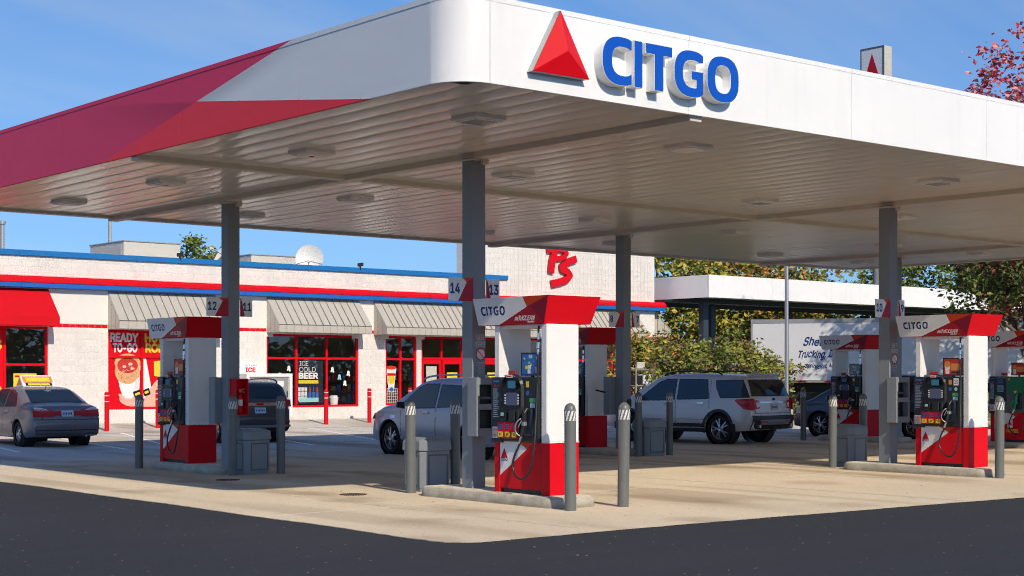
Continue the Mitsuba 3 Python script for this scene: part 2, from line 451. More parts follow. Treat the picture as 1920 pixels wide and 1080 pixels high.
for a, b in ((XE - RC, 31), (31, 24.5), (24.5, 18), (18, XC + RC)): rims.append(fpanel([(a - g, YE), (b + g, YE)], 'm_fascia'))
rims.append(fpanel(arc(XC + RC, YE - RC, 90.5, 179.5), 'm_fascia'))
for m, b in rims: put(cn + '__top_rim', m, b)
outline = Polygon([(XC, YC + RC)] + arc(XC + RC, YC + RC, 180, 270) + arc(XE - RC, YC + RC, 270, 360) + arc(XE - RC, YE - RC, 0, 90) + arc(XC + RC, YE - RC, 90, 180)).buffer(-.055)
put(cn + '__roof_sheet', flat(outline, 5.35, .08), 'm_beam')
# deck pans along y with lipped edges
PW = .4064
pan = np.array([(-.0005, ZC + .012), (.004, ZC + .009), (.022, ZC), (.12, ZC - .0045), (.20, ZC - .006), (.29, ZC - .0045), (PW - .022, ZC), (PW - .004, ZC + .009), (PW + .0005, ZC + .012)])
npan = int(round((XE - XC - .12) / PW)); pw = (XE - XC - .12) / npan
for i in range(npan):
    x0 = XC + .06 + i * pw
    y0, y1 = YC + .06, YE - .06
    if i == 0 or i == npan - 1: y0 += .28; y1 -= .28
    sag = R.uniform(-.003, .003)
    prof = pan * np.array([pw / PW, 1]) + np.array([x0, sag])
    ys = np.linspace(y0, y1, 9); k = len(prof)
    v = np.array([[a, y, z + .0028 * math.sin(y * 1.3 + i * 2.1) * (1 if 2 <= q <= 6 else 0)] for y in ys for q, (a, z) in enumerate(prof)])
    f = [t for r in range(len(ys) - 1) for q in range(k - 1) for t in ([r * k + q, (r + 1) * k + q, (r + 1) * k + q + 1], [r * k + q, (r + 1) * k + q + 1, r * k + q + 1])]
    put(cn + '__deck_panel', trimesh.Trimesh(v, f, process=False), 'm_deck', True)
put(cn + '__deck_backing', flat(outline, ZC + .06, .02), 'm_beam')
COLX = (13.77, 23.52, 33.30)
for x in COLX: put(cn + '__beam', cbx(x - .10, x + .10, YC + .06, YE - .06, 4.815, 4.94, .006), 'm_beam')
put(cn + '__beam', cbx(XC + .06, XE - .06, 20.42, 20.60, 4.825, 4.945, .006), 'm_beam')
put(cn + '__edge_beam', cbx(XC + RC, XE - RC, YE - .28, YE - .055, 4.86, 4.95, .006), 'm_beam')
put(cn + '__edge_beam', cbx(XE - .28, XE - .055, YC + RC, YE - RC, 4.86, 4.95, .006), 'm_beam')
COLS = {'A': (13.77, 17.30), 'B': (13.88, 24.40), 'C': (23.60, 24.40), 'D': (23.45, 17.30), 'E': (33.38, 24.40), 'F': (33.2, 17.30)}
for k, (x, y) in COLS.items():
    put(cn + '__post', cbx(x - .12, x + .12, y - .12, y + .12, .10, 4.83, .008), 'm_grey')
    put(cn + '__post_cap', cbx(x + .02, x + .125, y - .19, y - .125, 4.74, 4.85, .006), 'm_beam')
    put(cn + '__post_cap', cbx(x - .17, x + .17, y - .15, y + .15, 4.79, 4.812, .004), 'm_beam')

for i, (x, y) in enumerate([(x, y) for y in (14.79, 18.55, 22.92, 26.65) for x in (11.85, 15.55, 21.38, 25.56, 31.1, 34.95)]):
    col = ['first', 'second', 'third', 'fourth', 'fifth', 'sixth'][[11.85, 15.55, 21.38, 25.56, 31.1, 34.95].index(x)]
    row = {14.79: 'front row along the white fascia', 18.55: 'second row', 22.92: 'third row', 26.65: 'rear row nearest the store'}[y]
    t = thing('canopy_light', f'square canopy light, {col} from the left in the {row}', 'ceiling light', 'square lights under the canopy')
    dark = i in (0, 7, 2, 8, 4)
    put(t + '__housing', cat_([cbx(x - .245, x + .245, y - .245, y + .245, 4.846, 4.915, .010)] + [bx(x - .2, x + .2, y + s * .2 - .02, y + s * .2 + .02, 4.832, 4.847) for s in (-1, 1)] + [bx(x + s * .2 - .02, x + s * .2 + .02, y - .18, y + .18, 4.832, 4.847) for s in (-1, 1)]), 'm_white')
    put(t + '__lens', hull([(x + a * .175, y + b * .175, 4.845) for a in (-1, 1) for b in (-1, 1)] + [(x + a * .13, y + b * .13, 4.824) for a in (-1, 1) for b in (-1, 1)]), 'm_lensdark' if dark else 'm_lens')
    if i in (6, 12): put(t + '__sticker', bx(x - .03, x + .03, y - .04, y + .04, 4.818, 4.8235), 'm_red')

# raised emblem and letters on the fascia
t = thing('canopy_sign', 'red three dimensional triangle emblem and raised blue CITGO letters on the white fascia', 'sign')
tri = [(11.017, 5.063), (11.854, 5.066), (11.421, 5.779)]
rib = cat_([front(ext(Polygon(tri), .095), YC - .006)])
put(t + '__emblem_case', rib, 'm_silver')
yb, ya = YC - .108, YC - .165
pt = [(a, yb, b) for a, b in tri] + [(11.455, ya - .03, 5.325)]
put(t + '__emblem', trimesh.Trimesh([pt[i] for i in (0, 1, 3, 1, 2, 3, 2, 0, 3)], [[0, 1, 2], [3, 4, 5], [6, 7, 8]], process=False), 'm_red')
for gm in citgo():
    gm = affinity.translate(gm, 12.018, 5.058)
    k = put(t + '__letter', cat_([front(ext(gm, .142), YC - .002)]), 'm_white', 20)
    put(k + '__face', front(ext(gm.buffer(-.006), .006), YC - .144), 'm_letterblue')

# ---------------------------------------------------------------- islands, pumps and what stands round them


def island(x0, x1, y0, y1, label, r=.26):
    base = sbox(x0, y0, x1, y1).buffer(-r).buffer(r, quad_segs=8)
    rings = [(0, 0.0), (.02, .09), (.03, .12), (.055, .135), (.10, .14)]
    n = 72
    P_, prev = [], None
    for d, z in rings:
        c = base.buffer(-d); e = c.exterior; L = e.length
        e = np.array([e.interpolate(i / n, normalized=True).coords[0] for i in range(n)])
        if prev is not None:
            s = int(np.argmin(np.linalg.norm(e - prev[0], axis=1))); e = np.roll(e, -s, 0)
            if np.cross(e[8] - e[0], prev[8] - prev[0]) < -1e9: e = e[::-1]
        prev = e
        w = .006 * (meshkit.noise(np.c_[e * 5, np.full(n, z * 30)]) - .5)
        P_.append(np.c_[e, z + w])
    P_.append(np.c_[np.repeat(prev.mean(0)[None], n, 0), np.full(n, .141)])
    V = np.vstack(P_); f = []
    for q in range(len(P_) - 1):
        for i in range(n):
            j = (i + 1) % n
            f += [[q * n + i, q * n + j, q * n + n + j], [q * n + i, q * n + n + j, q * n + n + i]]
    f = np.array(f)
    m = trimesh.Trimesh(V, f, process=False)
    if m.face_normals[m.triangles_center[:, 2].argmax()][2] < 0: m = trimesh.Trimesh(V, f[:, ::-1], process=False)
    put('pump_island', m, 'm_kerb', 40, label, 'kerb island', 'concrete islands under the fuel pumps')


island(13.33, 14.16, 15.03, 18.14, 'raised concrete island at the near fuel pump and posts signed 14 and 13')
island(13.36, 14.22, 24.12, 26.62, 'raised concrete island in the shade at the left pump signed 12 and 11')
island(23.10, 23.98, 24.0, 26.7, 'raised concrete island at the pump signed 8 and 7')
island(23.02, 23.84, 15.0, 18.12, 'raised concrete island at the right pump signed 10 and 9')
island(32.9, 33.75, 24.0, 26.7, 'raised concrete island under the far pump in front of the trailer')
island(32.9, 33.75, 19.6, 21.8, 'raised concrete island under the diesel pump at the right edge')


def bollard(x, y, label, h=1.39, r=.076):
    t = thing('steel_bollard', label, 'bollard', 'grey steel bollards round the pump islands')
    lean = np.array([R.uniform(-.01, .01), R.uniform(-.01, .01)])
    prof = [(r, 0), (r, h - .10)] + [(r * math.cos(a), h - .10 + r * 1.25 * math.sin(a)) for a in np.radians([0, 15, 30, 45, 60, 75, 90])]
    m = lathe(prof, 26); v = m.vertices; v[:, :2] += v[:, 2:] * lean; v += [x, y, 0]
    put(t + '__pipe', m, 'm_bollard', 40)
    # reflective tape: slanted white bars wrapped round the pipe
    bars = []
    for k in range(10):
        a0 = k * 2 * math.pi / 10
        vs, fs = [], []
        for q in range(7):
            z = h - .235 + .13 * q / 6; a = a0 + .52 * q / 6
            for da in (0, .11, .22, .33): vs.append(((r + .0015) * math.cos(a + da), (r + .0015) * math.sin(a + da), z))
        for q in range(6):
            for u in range(3): i = q * 4 + u; fs += [[i, i + 1, i + 5], [i, i + 5, i + 4]]
        bars.append(trimesh.Trimesh(vs, fs, process=False))
    m = cat_(bars); v = m.vertices; v[:, :2] += v[:, 2:] * lean; v += [x, y, 0]
    put(t + '__reflective_tape', m, 'm_reflective', True)
    m = lathe([(r * 1.02, h - .105), (r * 1.03, h - .10), (r * 1.02, h - .095)], 26); m.apply_translation([x, y, 0]); m.vertices[:, :2] += lean * h
    put(t + '__cap_seam', m, 'm_greydark', True)


for x, y, l in ((13.37, 14.80, 'grey bollard standing nearest the camera in front of the near pump island'), (14.31, 14.80, 'sunlit grey bollard right of the near pump on open concrete'),
                (13.577, 18.55, 'grey bollard left of the near trash can and post signed 14'), (14.45, 18.6, 'grey bollard mostly hidden behind the post signed 14'),
                (13.25, 26.70, 'shaded grey bollard left of the left pump signed 12'), (13.555, 23.76, 'shaded grey bollard in front of the red extinguisher cabinet'), (14.47, 23.66, 'shaded grey bollard right of the trash can beside the dark parked vehicle'),
                (23.37, 23.7, 'grey bollard left of the trash can in front of the large white wagon'), (24.32, 23.7, 'grey bollard right of the trash can against the side of the large white wagon'),
                (23.147, 14.80, 'grey bollard at the right front in front of the right pump'), (23.427, 18.55, 'grey bollard left of the right trash can and post signed 10'), (24.36, 18.55, 'grey bollard behind the right trash can in front of the far pump'),
                (32.55, 26.75, 'grey bollard standing alone right of the white wagon before the trailer')):
    bollard(x, y, l)


def octo(w, d, c): return Polygon([(-w + c, -d), (w - c, -d), (w, -d + c), (w, d - c), (w - c, d), (-w + c, d), (-w, d - c), (-w, -d + c)])


def can(x, y, label, rot=0):
    t = thing('trash_can', label, 'trash can', 'grey plastic trash cans on the islands')
    M_ = T().translate([x, y, 0]).rotate([0, 0, 1], rot)

    def tier(ws):
        n = 8; vs, fs = [], []
        for w, z in ws: vs += [(a, b, z) for a, b in list(octo(w, w, w * .30).exterior.coords)[:-1]]
        for q in range(len(ws) - 1):
            for i in range(n): j = (i + 1) % n; fs += [[q * n + i, q * n + j, q * n + n + j], [q * n + i, q * n + n + j, q * n + n + i]]
        vs.append((0, 0, ws[-1][1])); k = (len(ws) - 1) * n
        for i in range(n): fs.append([k + i, k + (i + 1) % n, len(vs) - 1])
        return trimesh.Trimesh(vs, fs, process=False)
    put(t + '__body', tier([(.262, 0), (.268, .05), (.275, .06), (.283, .58), (.283, .60)]), 'm_grey', to_world=M_)
    put(t + '__lid', tier([(.280, .60), (.302, .612), (.305, .625), (.298, .74), (.285, .765), (.19, .80), (.16, .805)]), 'm_grey', to_world=M_)
    fr = []
    for k in range(4):
        ra = trimesh.transformations.rotation_matrix(k * math.pi / 2, [0, 0, 1])
        for m in (bx(-.185, .185, -.290, -.278, .535, .555), bx(-.185, .185, -.281, -.268, .075, .1), bx(-.185, -.165, -.286, -.27, .1, .535), bx(.165, .185, -.286, -.27, .1, .535)):
            m = m.copy(); m.apply_transform(ra); fr.append(m)
    put(t + '__panel_frame', cat_(fr), 'm_greydark', to_world=M_)
    put(t + '__liner_bag', bx(-.10, .10, -.06, .06, .800, .808), 'm_greydark', to_world=M_)


can(14.06, 18.80, 'grey plastic trash can on the near island beside the post signed 14, half in sun')
can(14.00, 23.93, 'shaded grey plastic trash can right of the left post signed 11', 6)
can(23.86, 23.86, 'grey plastic trash can between two bollards in front of the white wagon', -8)
can(23.98, 18.62, 'grey plastic trash can left of the right post signed 10, half in sun', 3)


def service(x, y, s, label):
    """washer fluid and towel dispenser on a post; s = -1 hangs on the post's near face, 1 on its far face"""
    t = thing('towel_dispenser', label, 'towel dispenser', 'grey towel dispensers on the posts')
    y0, y1 = (y - .12 - .22, y - .124) if s < 0 else (y + .124, y + .34)
    x0, x1 = x - .20, x + .20
    put(t + '__cabinet', cat_([cbx(x0, x0 + .055, y0, y1, .88, 1.71, .008), cbx(x1 - .045, x1, y0, y1, .88, 1.71, .008), bx(x0 + .04, x1 - .03, y0 + .05 * (s < 0), y1 - .05 * (s > 0), .885, 1.705) if False else bx(x0 + .05, x1 - .04, y0 + (.15 if s < 0 else 0), y1 - (.15 if s > 0 else 0), .885, 1.705),
                               bx(x0 + .05, x1 - .04, y0 + .004, y1 - .004, .885, .99), bx(x0 + .05, x1 - .04, y0 + .004, y1 - .004, 1.255, 1.335), bx(x0 + .05, x1 - .04, y0 + .004, y1 - .004, 1.61, 1.705)]), 'm_grey')
    yy = y0 + .12 if s < 0 else y1 - .13
    put(t + '__tray', bx(x0 + .06, x1 - .05, yy, yy + .012, .992, 1.25), 'm_black')
    put(t + '__tray', bx(x0 + .06, x1 - .05, yy, yy + .012, 1.337, 1.608), 'm_black')
    if s < 0: put(t + '__paper_towel', cbx(x0 + .10, x1 - .1, y0 + .05, y0 + .11, 1.40, 1.44, .01), 'm_greydark')


service(13.755, 17.30, -1, 'grey towel dispenser with two dark openings on the near post signed 14')
service(13.83, 24.40, 1, 'narrow grey dispenser box between the left pump and its post')
service(23.52, 24.40, 1, 'dark grey dispenser box on the post signed 8')
service(23.44, 17.30, -1, 'grey towel dispenser with two dark openings on the right post signed 10')
put('squeegee', cyl((23.34, 24.66, 1.36), (23.20, 24.86, 1.42), .018, 8), 'm_black', label='black squeegee handle sticking out beside the post signed 8', cat='squeegee')
put('switch_box', cat_([cbx(23.60, 23.70, 24.235, 24.278, 1.05, 1.22, .01)]), 'm_black', label='small black switch box on the front of the post signed 8', cat='switch box')


def sign(x, y, n1, n2, label):
    """pump number flags either side of a post, in a plane facing the street"""
    t = thing('pump_number_sign', label, 'sign', 'pump number signs on the canopy posts')
    yy = y - .121
    for s, num in ((-1, n1), (1, n2)):
        a0, a1 = (x - .55, x - .121) if s < 0 else (x + .121, x + .36)
        if s > 0 and num == '9': a1 = x + .30
        z0, z1 = 2.785, 3.115
        k = put(t + '__flag', front(ext(sbox(a0, z0, a1, z1), .02), yy), 'm_white')
        e = a1 if s < 0 else a0
        red = Polygon([(e, z0), (e - s * 0 + (-.27 if s < 0 else .085), z0), (e + (-.115 if s < 0 else .03), z1 - .06), (e + (-.20 if s < 0 else .0), z1), (e, z1)])
        put(k + '__red_wedge', front(ext(red, .003), yy - .02), 'm_crimson')
        if s < 0: put(k + '__orange_wedge', front(ext(Polygon([(e - .2, z1), (e, z1), (e - .115, z1 - .06)]), .003), yy - .0225), 'm_orange')
        w = .085 * len(num)
        cx = a0 + .02 if s < 0 else a1 - .02 - w
        tm = text(num, .135, .003, True, w, 0, .02)
        put(k + '__number', front(at2(tm, cx, 2.895), yy - .02), 'm_navy')


sign(13.77, 17.30, '14', '13', 'pump number sign reading 14 and 13 on the near post')
sign(13.88, 24.40, '12', '11', 'pump number sign reading 12 and 11 on the left post')
sign(23.60, 24.40, '8', '7', 'pump number sign reading 8 and 7 on the middle post')
sign(23.45, 17.30, '10', '9', 'pump number sign reading 10 and 9 on the right post')


def notice(x, y, label):
    t = thing('self_serve_notice', label, 'notice', 'self serve notices on the posts')
    yy = y - .1215
    L = [front(at2(text('SELF', .075, .001, False, .15), x - .075, 2.245), yy), front(at2(text('SERVE', .075, .001, False, .19), x - .095, 2.145), yy)]
    put(t + '__heading', cat_(L), 'm_reflective')
    ring = Point(x, 2.04).buffer(.088)
    put(t + '__disc', front(ext(ring.buffer(-.012), .0008), yy), 'm_reflective')
    put(t + '__ban_ring', front(ext(ring.difference(ring.buffer(-.014)).union(LineString([(x - .055, 2.095), (x + .055, 1.985)]).buffer(.006)), .0016), yy), 'm_crimson')
    rows = [('NO SMOKING', .14), ('STOP MOTOR', .15), ('WARNING', .11), ('IT IS UNLAWFUL', .15), ('TO DISPENSE', .12), ('GASOLINE INTO', .15), ('ANY PORTABLE', .15), ('CONTAINER', .10)]
    put(t + '__small_print', cat_([front(at2(text(r, .022, .0008, False, w), x - w / 2, 1.905 - .037 * i), yy) for i, (r, w) in enumerate(rows)]), 'm_reflective')


notice(13.80, 17.30, 'pale self serve notice with no smoking symbol on the near post')
notice(23.48, 17.30, 'pale self serve notice with no smoking symbol on the right post')

# fire extinguisher and its red cabinet on the left post
t = thing('extinguisher_cabinet', 'open red fire extinguisher cabinet on the left post signed 11', 'cabinet')
put(t + '__case', cat_([bx(13.80, 13.822, 24.08, 24.277, 1.03, 1.68), bx(14.04, 14.062, 24.08, 24.277, 1.03, 1.68), bx(13.822, 14.04, 24.255, 24.277, 1.03, 1.68), bx(13.822, 14.04, 24.08, 24.255, 1.03, 1.05), bx(13.822, 14.04, 24.08, 24.255, 1.655, 1.68)]), 'm_red')
t = thing('fire_extinguisher', 'small red fire extinguisher hanging in the open red cabinet', 'fire extinguisher')
put(t + '__cylinder', lathe([(0, 1.07), (.05, 1.07), (.058, 1.09), (.058, 1.36), (.045, 1.40), (.018, 1.42), (.018, 1.44), (0, 1.44)], 18, (13.93, 24.17, 0)), 'm_redgloss', 40)
put(t + '__label', lathe([(.0595, 1.2), (.0595, 1.31)], 18, (13.93, 24.17, 0)), 'm_paper', True)
put(t + '__handle', cat_([cyl((13.90, 24.14, 1.46), (14.0, 24.12, 1.50), .01, 8), cyl((13.90, 24.14, 1.45), (14.0, 24.12, 1.44), .009, 8), cyl((13.93, 24.17, 1.43), (13.93, 24.16, 1.49), .016, 8)]), 'm_chrome')
put(t + '__hose', tube(smooth_path([(13.91, 24.15, 1.46), (13.86, 24.11, 1.40), (13.855, 24.11, 1.28), (13.87, 24.12, 1.2)], 12), .009, 6), 'm_black', True)

# ---------------------------------------------------------------- fuel dispensers


def sheet(quad, polys, off, thick, n_out):
    """flat pieces (s, t polygons) on a four-cornered slanted face; quad: bottom left, bottom right, top right, top left"""
    q = np.asarray(quad, float); n_out = np.asarray(n_out, float)
    m = ext(polys, 1.0) if not isinstance(polys, trimesh.Trimesh) else polys
    v = m.vertices; s, t_, d = v[:, :1], v[:, 1:2], v[:, 2:]
    p = (1 - s) * (1 - t_) * q[0] + s * (1 - t_) * q[1] + s * t_ * q[2] + (1 - s) * t_ * q[3]
    p = p + n_out * (off + thick * d)
    m2 = trimesh.Trimesh(p, m.faces, process=False)
    return m2


def orient(m, n):
    """turn the faces so that the sheet's outer side looks along n"""
    a = (m.face_normals * m.area_faces[:, None])[np.argsort(-(m.triangles_center @ np.asarray(n)))[:max(1, len(m.faces) // 6)]].sum(0)
    return m if a @ np.asarray(n) > 0 else trimesh.Trimesh(m.vertices, m.faces[:, ::-1], process=False)


def dispenser(cx, cy, label, ad='blue', number=None, diesel=False, hose_b=True):
    t = thing('fuel_dispenser', label, 'fuel pump', 'red and white fuel dispensers')
    W_ = T().translate([cx, cy, 0]); X0 = -.285

    def p(name, m, b, s=False): return put(t + '__' + name, m, b, s, to_world=W_)

    def fp(poly, x, d): return side(ext(poly, d), x)          # piece on a plane facing -x, (y, z) outline

    # lower cabinet
    p('base_cabinet', cat_([cbx(X0, .29, -.52, -.40, .14, .84, .006), cbx(X0, .29, .47, .58, .14, .84, .006), bx(X0 + .012, .28, -.40, .47, .20, .84)]), 'm_red')
    p('toe_kick', bx(X0 + .05, .25, -.39, .46, .142, .198), 'm_black')
    xf = X0 + .011
    p('white_decal', fp([(.465, .838), (.465, .37), (-.10, .745), (.08, .838)], xf, .003), 'm_white')
    p('orange_decal', fp([(.08, .838), (-.10, .745), (-.235, .838)], xf, .0032), 'm_orange')
    p('cabinet_door', fp(sbox(-.385, .215, .455, .80).difference(sbox(-.379, .221, .449, .794)), xf, .0015), 'm_crimson')
    if not diesel:
        p('emblem', fp([(.445, .615), (.305, .615), (.375, .745)], xf - .003, .002), 'm_redgloss')
        p('emblem_shade', fp([(.305, .615), (.372, .655), (.375, .745)], xf - .005, .0015), 'm_crimson')
        wm = [affinity.translate(affinity.scale(gm, .062, .085, origin=(0, 0)), 0, .57) for gm in citgo()]
        p('wordmark', cat_([side_text(ext(gm, .002), xf - .003, .448) for gm in wm]), 'm_navy')
    # upright end panels and header
    p('end_panel', cbx(X0, .29, -.52, -.40, .845, 2.425, .012), 'm_whitegloss')
    p('end_panel', cbx(X0, .29, .47, .58, .845, 2.425, .012), 'm_white')
    p('header', bx(X0 + .05, .25, -.40, .47, 2.38, 2.425), 'm_white')
    p('seam_trim', bx(X0 - .002, .292, -.523, -.40, .838, .8455), 'm_whitegloss')
    # electronics
    body = 'm_black' if not diesel else 'm_greydark'
    p('electronics_case', cat_([cbx(X0 - .035, .30, -.385, .468, .845, 1.715, .012)]), body)
    p('side_strip', cbx(X0 - .045, X0, .375, .59, .82, 1.715, .008), 'm_panelnavy')
    xs_ = X0 - .046
    p('warning_heading', cat_([fp(sbox(.42, 1.645, .545, 1.672), xs_, .001)]), 'm_stickblue')
    p('warning_triangle', fp([(.53, 1.585), (.485, 1.585), (.507, 1.617)], xs_, .001), 'm_redgloss')
    p('warning_triangle', fp([(.455, 1.585), (.41, 1.585), (.432, 1.617)], xs_, .001), 'm_redgloss')
    p('warning_text', cat_([fp(sbox(.415 + R.uniform(0, .05), 1.545 - .027 * k, .55, 1.557 - .027 * k), xs_, .001) for k in range(15)]), 'm_silver')
    p('notice_sticker', fp(sbox(.43, .88, .565, 1.035), xs_, .0015), 'm_paper')
    p('notice_text', cat_([fp(sbox(.44 + R.uniform(0, .05), .89 + .017 * k, .555, .898 + .017 * k), xs_ - .0015, .001) for k in range(8)]), 'm_crimson')
    if not diesel:
        bez = Polygon([(.40, .875), (-.03, .875), (-.065, 1.03), (-.095, 1.32), (-.095, 1.60)] + [(.135 + .215 * math.cos(a), 1.60 + .165 * math.sin(a)) for a in np.radians(np.linspace(185, -5, 13) - 0)][::-1] + [(.36, 1.30), (.40, 1.05)])
        b0 = np.array(bez.exterior.coords)[:-1]
        if not Polygon(b0).exterior.is_ccw: b0 = b0[::-1]
        b1 = np.array([(.15 + (a - .15) * .93, 1.3 + (b - 1.3) * .965) for a, b in b0]); n = len(b0)
        xx = np.where(b1[:, 1] < 1.12, -.085, -.075) + X0 - .0
        V = np.vstack([np.c_[np.full(n, X0 - .034), b0], np.c_[xx, b1]])
        fs = [q for i in range(n) for j in [(i + 1) % n] for q in ([i, n + i, n + j], [i, n + j, j])]
        cap = trimesh.creation.triangulate_polygon(Polygon(b1), engine='earcut')
        V = np.vstack([V, np.c_[np.interp(cap[0][:, 1], [.8, 1.1, 1.15, 1.8], [X0 - .085, X0 - .085, X0 - .076, X0 - .076]), cap[0]]])
        fs = np.vstack([fs, np.array(cap[1])[:, ::-1] + 2 * n])
        p('bezel', trimesh.Trimesh(V, fs, process=False), 'm_black')
        xb = X0 - .087
        p('bezel_badge', fp(sbox(.09, 1.705, .21, 1.74), xb, .003), 'm_paper')
        p('badge_mark', fp(sbox(.10, 1.715, .20, 1.73), xb - .003, .001), 'm_redgloss')
        p('price_display', fp(sbox(.03, 1.565, .185, 1.665), xb, .003), 'm_screenblue')
        p('screen_frame', fp(sbox(-.05, 1.31, .25, 1.53), xb, .004), 'm_blackgloss')
        p('screen', fp(sbox(-.015, 1.335, .215, 1.505), xb - .004, .002), 'm_screen')
        for k in range(4):
            for a in (-.035, .235): p('screen_button', fp(sbox(a - .011, 1.35 + .037 * k, a + .011, 1.372 + .037 * k), xb - .004, .005), 'm_paper')
        p('card_reader', cat_([cbx(xb - .035, xb + .02, .20, .33, 1.13, 1.28, .012)]), 'm_blackgloss')
        p('reader_label', fp(sbox(.235, 1.19, .295, 1.235), xb - .035, .002), 'm_stickaqua')
        p('printer_slot', cat_([cbx(xb - .025, xb + .02, .02, .15, 1.12, 1.27, .012), cbx(xb - .02, xb + .02, -.06, -.005, 1.12, 1.28, .01)]), 'm_black')
        p('keypad', cat_([cbx(xb - .020, xb - .018 + .01, .035 + .03 * a, .058 + .03 * a, 1.135 + .033 * b, 1.158 + .033 * b, .003) for a in range(4) for b in range(4)]), 'm_silver')
        gx_ = xb - .006
        p('grade_panel', cbx(gx_, xb + .02, -.02, .405, .885, 1.105, .006), 'm_redgloss')
        for k in range(3):
            a = .335 - .145 * k
            p('grade_sticker', fp(sbox(a - .045, 1.0, a + .045, 1.085), gx_, .002), 'm_purple' if k else 'm_navy')
            p('grade_digits', cat_([fp(sbox(a - .03, 1.012 + .026 * q, a + .03, 1.026 + .026 * q), gx_ - .002, .001) for q in range(3)]), 'm_stickblue')
            p('grade_button', fp(sbox(a - .038, .91, a + .038, .965).buffer(.008), gx_, .006), 'm_yellow')
            p('octane_number', side_text(at2(text(('87', '89', '93')[k], .032, .001, True, .046), 0, .922), gx_ - .006, a + .023), 'm_black')
        for a in (.26, .115): p('grade_divider', fp(sbox(a - .003, .89, a + .003, 1.1), gx_, .002), 'm_crimson')
    else:
        p('payment_panel', cbx(X0 - .05, X0, .12, .455, 1.12, 1.66, .01), 'm_blackgloss')
        xd = X0 - .051
        p('screen_frame', fp(sbox(.19, 1.34, .35, 1.50), xd, .003), 'm_silver')
        p('screen', fp(sbox(.21, 1.36, .33, 1.48), xd - .003, .002), 'm_screenblue')
        p('price_display', cat_([fp(sbox(.20, 1.55, .35, 1.585), xd, .002), fp(sbox(.20, 1.60, .35, 1.635), xd, .002)]), 'm_stickblue')
        p('sticker', fp(sbox(.30, 1.18, .41, 1.26), xd, .002), 'm_stickgreen')
        p('green_door', cbx(X0 - .045, X0, -.385, .09, 1.30, 1.70, .01), 'm_greenpanel')
        p('door_stickers', cat_([fp(sbox(.02, 1.61, .07, 1.67), X0 - .046, .001)]), 'm_stickorange')
        p('yellow_sticker', fp(sbox(-.16, 1.31, -.09, 1.37), X0 - .046, .001), 'm_yellow')
        p('emblem_card', fp(sbox(-.02, .48, .12, .66), xf, .003), 'm_paper')
        p('emblem', fp([(.095, .55), (.005, .55), (.05, .64)], xf - .003, .001), 'm_redgloss')
        p('diesel_lettering', side_text(at2(text('DIESEL', .075, .002, True, .33), 0, .375), xf, .14), 'm_yellow')
    # nozzle, boot and stickers on the right strip
    xr = X0 - .036
    noz = 'm_nozzlegreen' if diesel else 'm_black'
    p('nozzle_boot', cat_([cbx(xr - .045, xr + .01, -.30, -.12, .93, 1.30, .02)]), 'm_panelnavy')
    p('nozzle_body', cat_([cyl((xr - .09, -.20, 1.24), (xr - .075, -.19, 1.12), .030, 12), cyl((xr - .075, -.19, 1.13), (xr - .10, -.155, .92), .027, 12, .020), cyl((xr - .05, -.215, 1.30), (xr - .09, -.20, 1.23), .016, 10, .028)]), noz, 40)
    p('nozzle_lever', cat_([tube(smooth_path([(xr - .10, -.15, 1.16), (xr - .15, -.11, 1.10), (xr - .15, -.09, 1.0), (xr - .11, -.14, .93)], 12), .010, 6), cyl((xr - .11, -.17, 1.14), (xr - .135, -.13, 1.04), .007, 6)]), 'm_silver' if not diesel else noz, True)
    p('nozzle_guard', cbx(xr - .115, xr - .06, -.235, -.165, 1.06, 1.12, .012), 'm_silver' if not diesel else noz)
    if number:
        p('number_sticker', fp(sbox(-.335, 1.565, -.235, 1.69), xr, .002), 'm_paper')
        p('pump_number', side_text(at2(text(number, .075, .001, True, .07), 0, 1.59), xr - .002, -.25), 'm_black')
    for nm, a, b, w, h, mm in (('sticker', -.165, 1.62, .03, .04, 'm_stickorange' if number else 'm_yellow'), ('sticker', -.165, 1.50, .032, .032, 'm_stickblue'), ('sticker', -.28, 1.50, .032, .032, 'm_stickaqua'), ('sticker', -.27, 1.405, .06, .03, 'm_stickgreen'), ('sticker', -.27, 1.335, .05, .03, 'm_stickaqua')):
        if not diesel and not (number is None and a == -.28):
            p(nm, fp(Point(a, b).buffer(w) if w == h else sbox(a - w, b - h, a + w, b + h), xr, .0022), mm)
    # video/advert topper
    zt0, zt1 = 1.735, 2.045
    p('topper_frame', cat_([cbx(X0 + .0, X0 + .06, -.395, .005, zt0, zt1, .006)] + [bx(X0 - .008, X0 + .001, a, b, c, d) for a, b, c, d in ((-.395, .005, zt0, zt0 + .018), (-.395, .005, zt1 - .018, zt1), (-.395, -.377, zt0, zt1), (-.013, .005, zt0, zt1))]), 'm_black')
    xa = X0 - .0005
    if ad in ('blue', 'teal'):
        p('advert', fp(sbox(-.377, zt0 + .018, -.013, zt1 - .018), xa, .003), 'm_stickblue' if ad == 'blue' else 'm_screenblue')
        for k in range(16):
            a, b = R.uniform(-.35, -.05), R.uniform(zt0 + .04, zt1 - .05); w, h = R.uniform(.012, .05), R.uniform(.012, .045)
            p('advert_print', fp(Point(a, b).buffer(w * .7) if k % 2 else sbox(a - w, b - h, a + w, b + h).intersection(sbox(-.37, zt0 + .03, -.02, zt1 - .03)), xa - .003 - .0004 * k, .001), ['m_yellow', 'm_stickaqua', 'm_paper', 'm_stickorange', 'm_screenblue'][k % 5])
    else:
        p('advert', fp(sbox(-.377, zt0 + .018, -.013, zt1 - .018), xa, .003), 'm_foodred')
        p('advert_print', fp(sbox(-.36, zt0 + .09, -.15, zt1 - .10), xa - .003, .001), 'm_stickorange')
        p('advert_print', fp(sbox(-.35, zt0 + .04, -.17, zt0 + .07), xa - .003, .001), 'm_panelnavy')
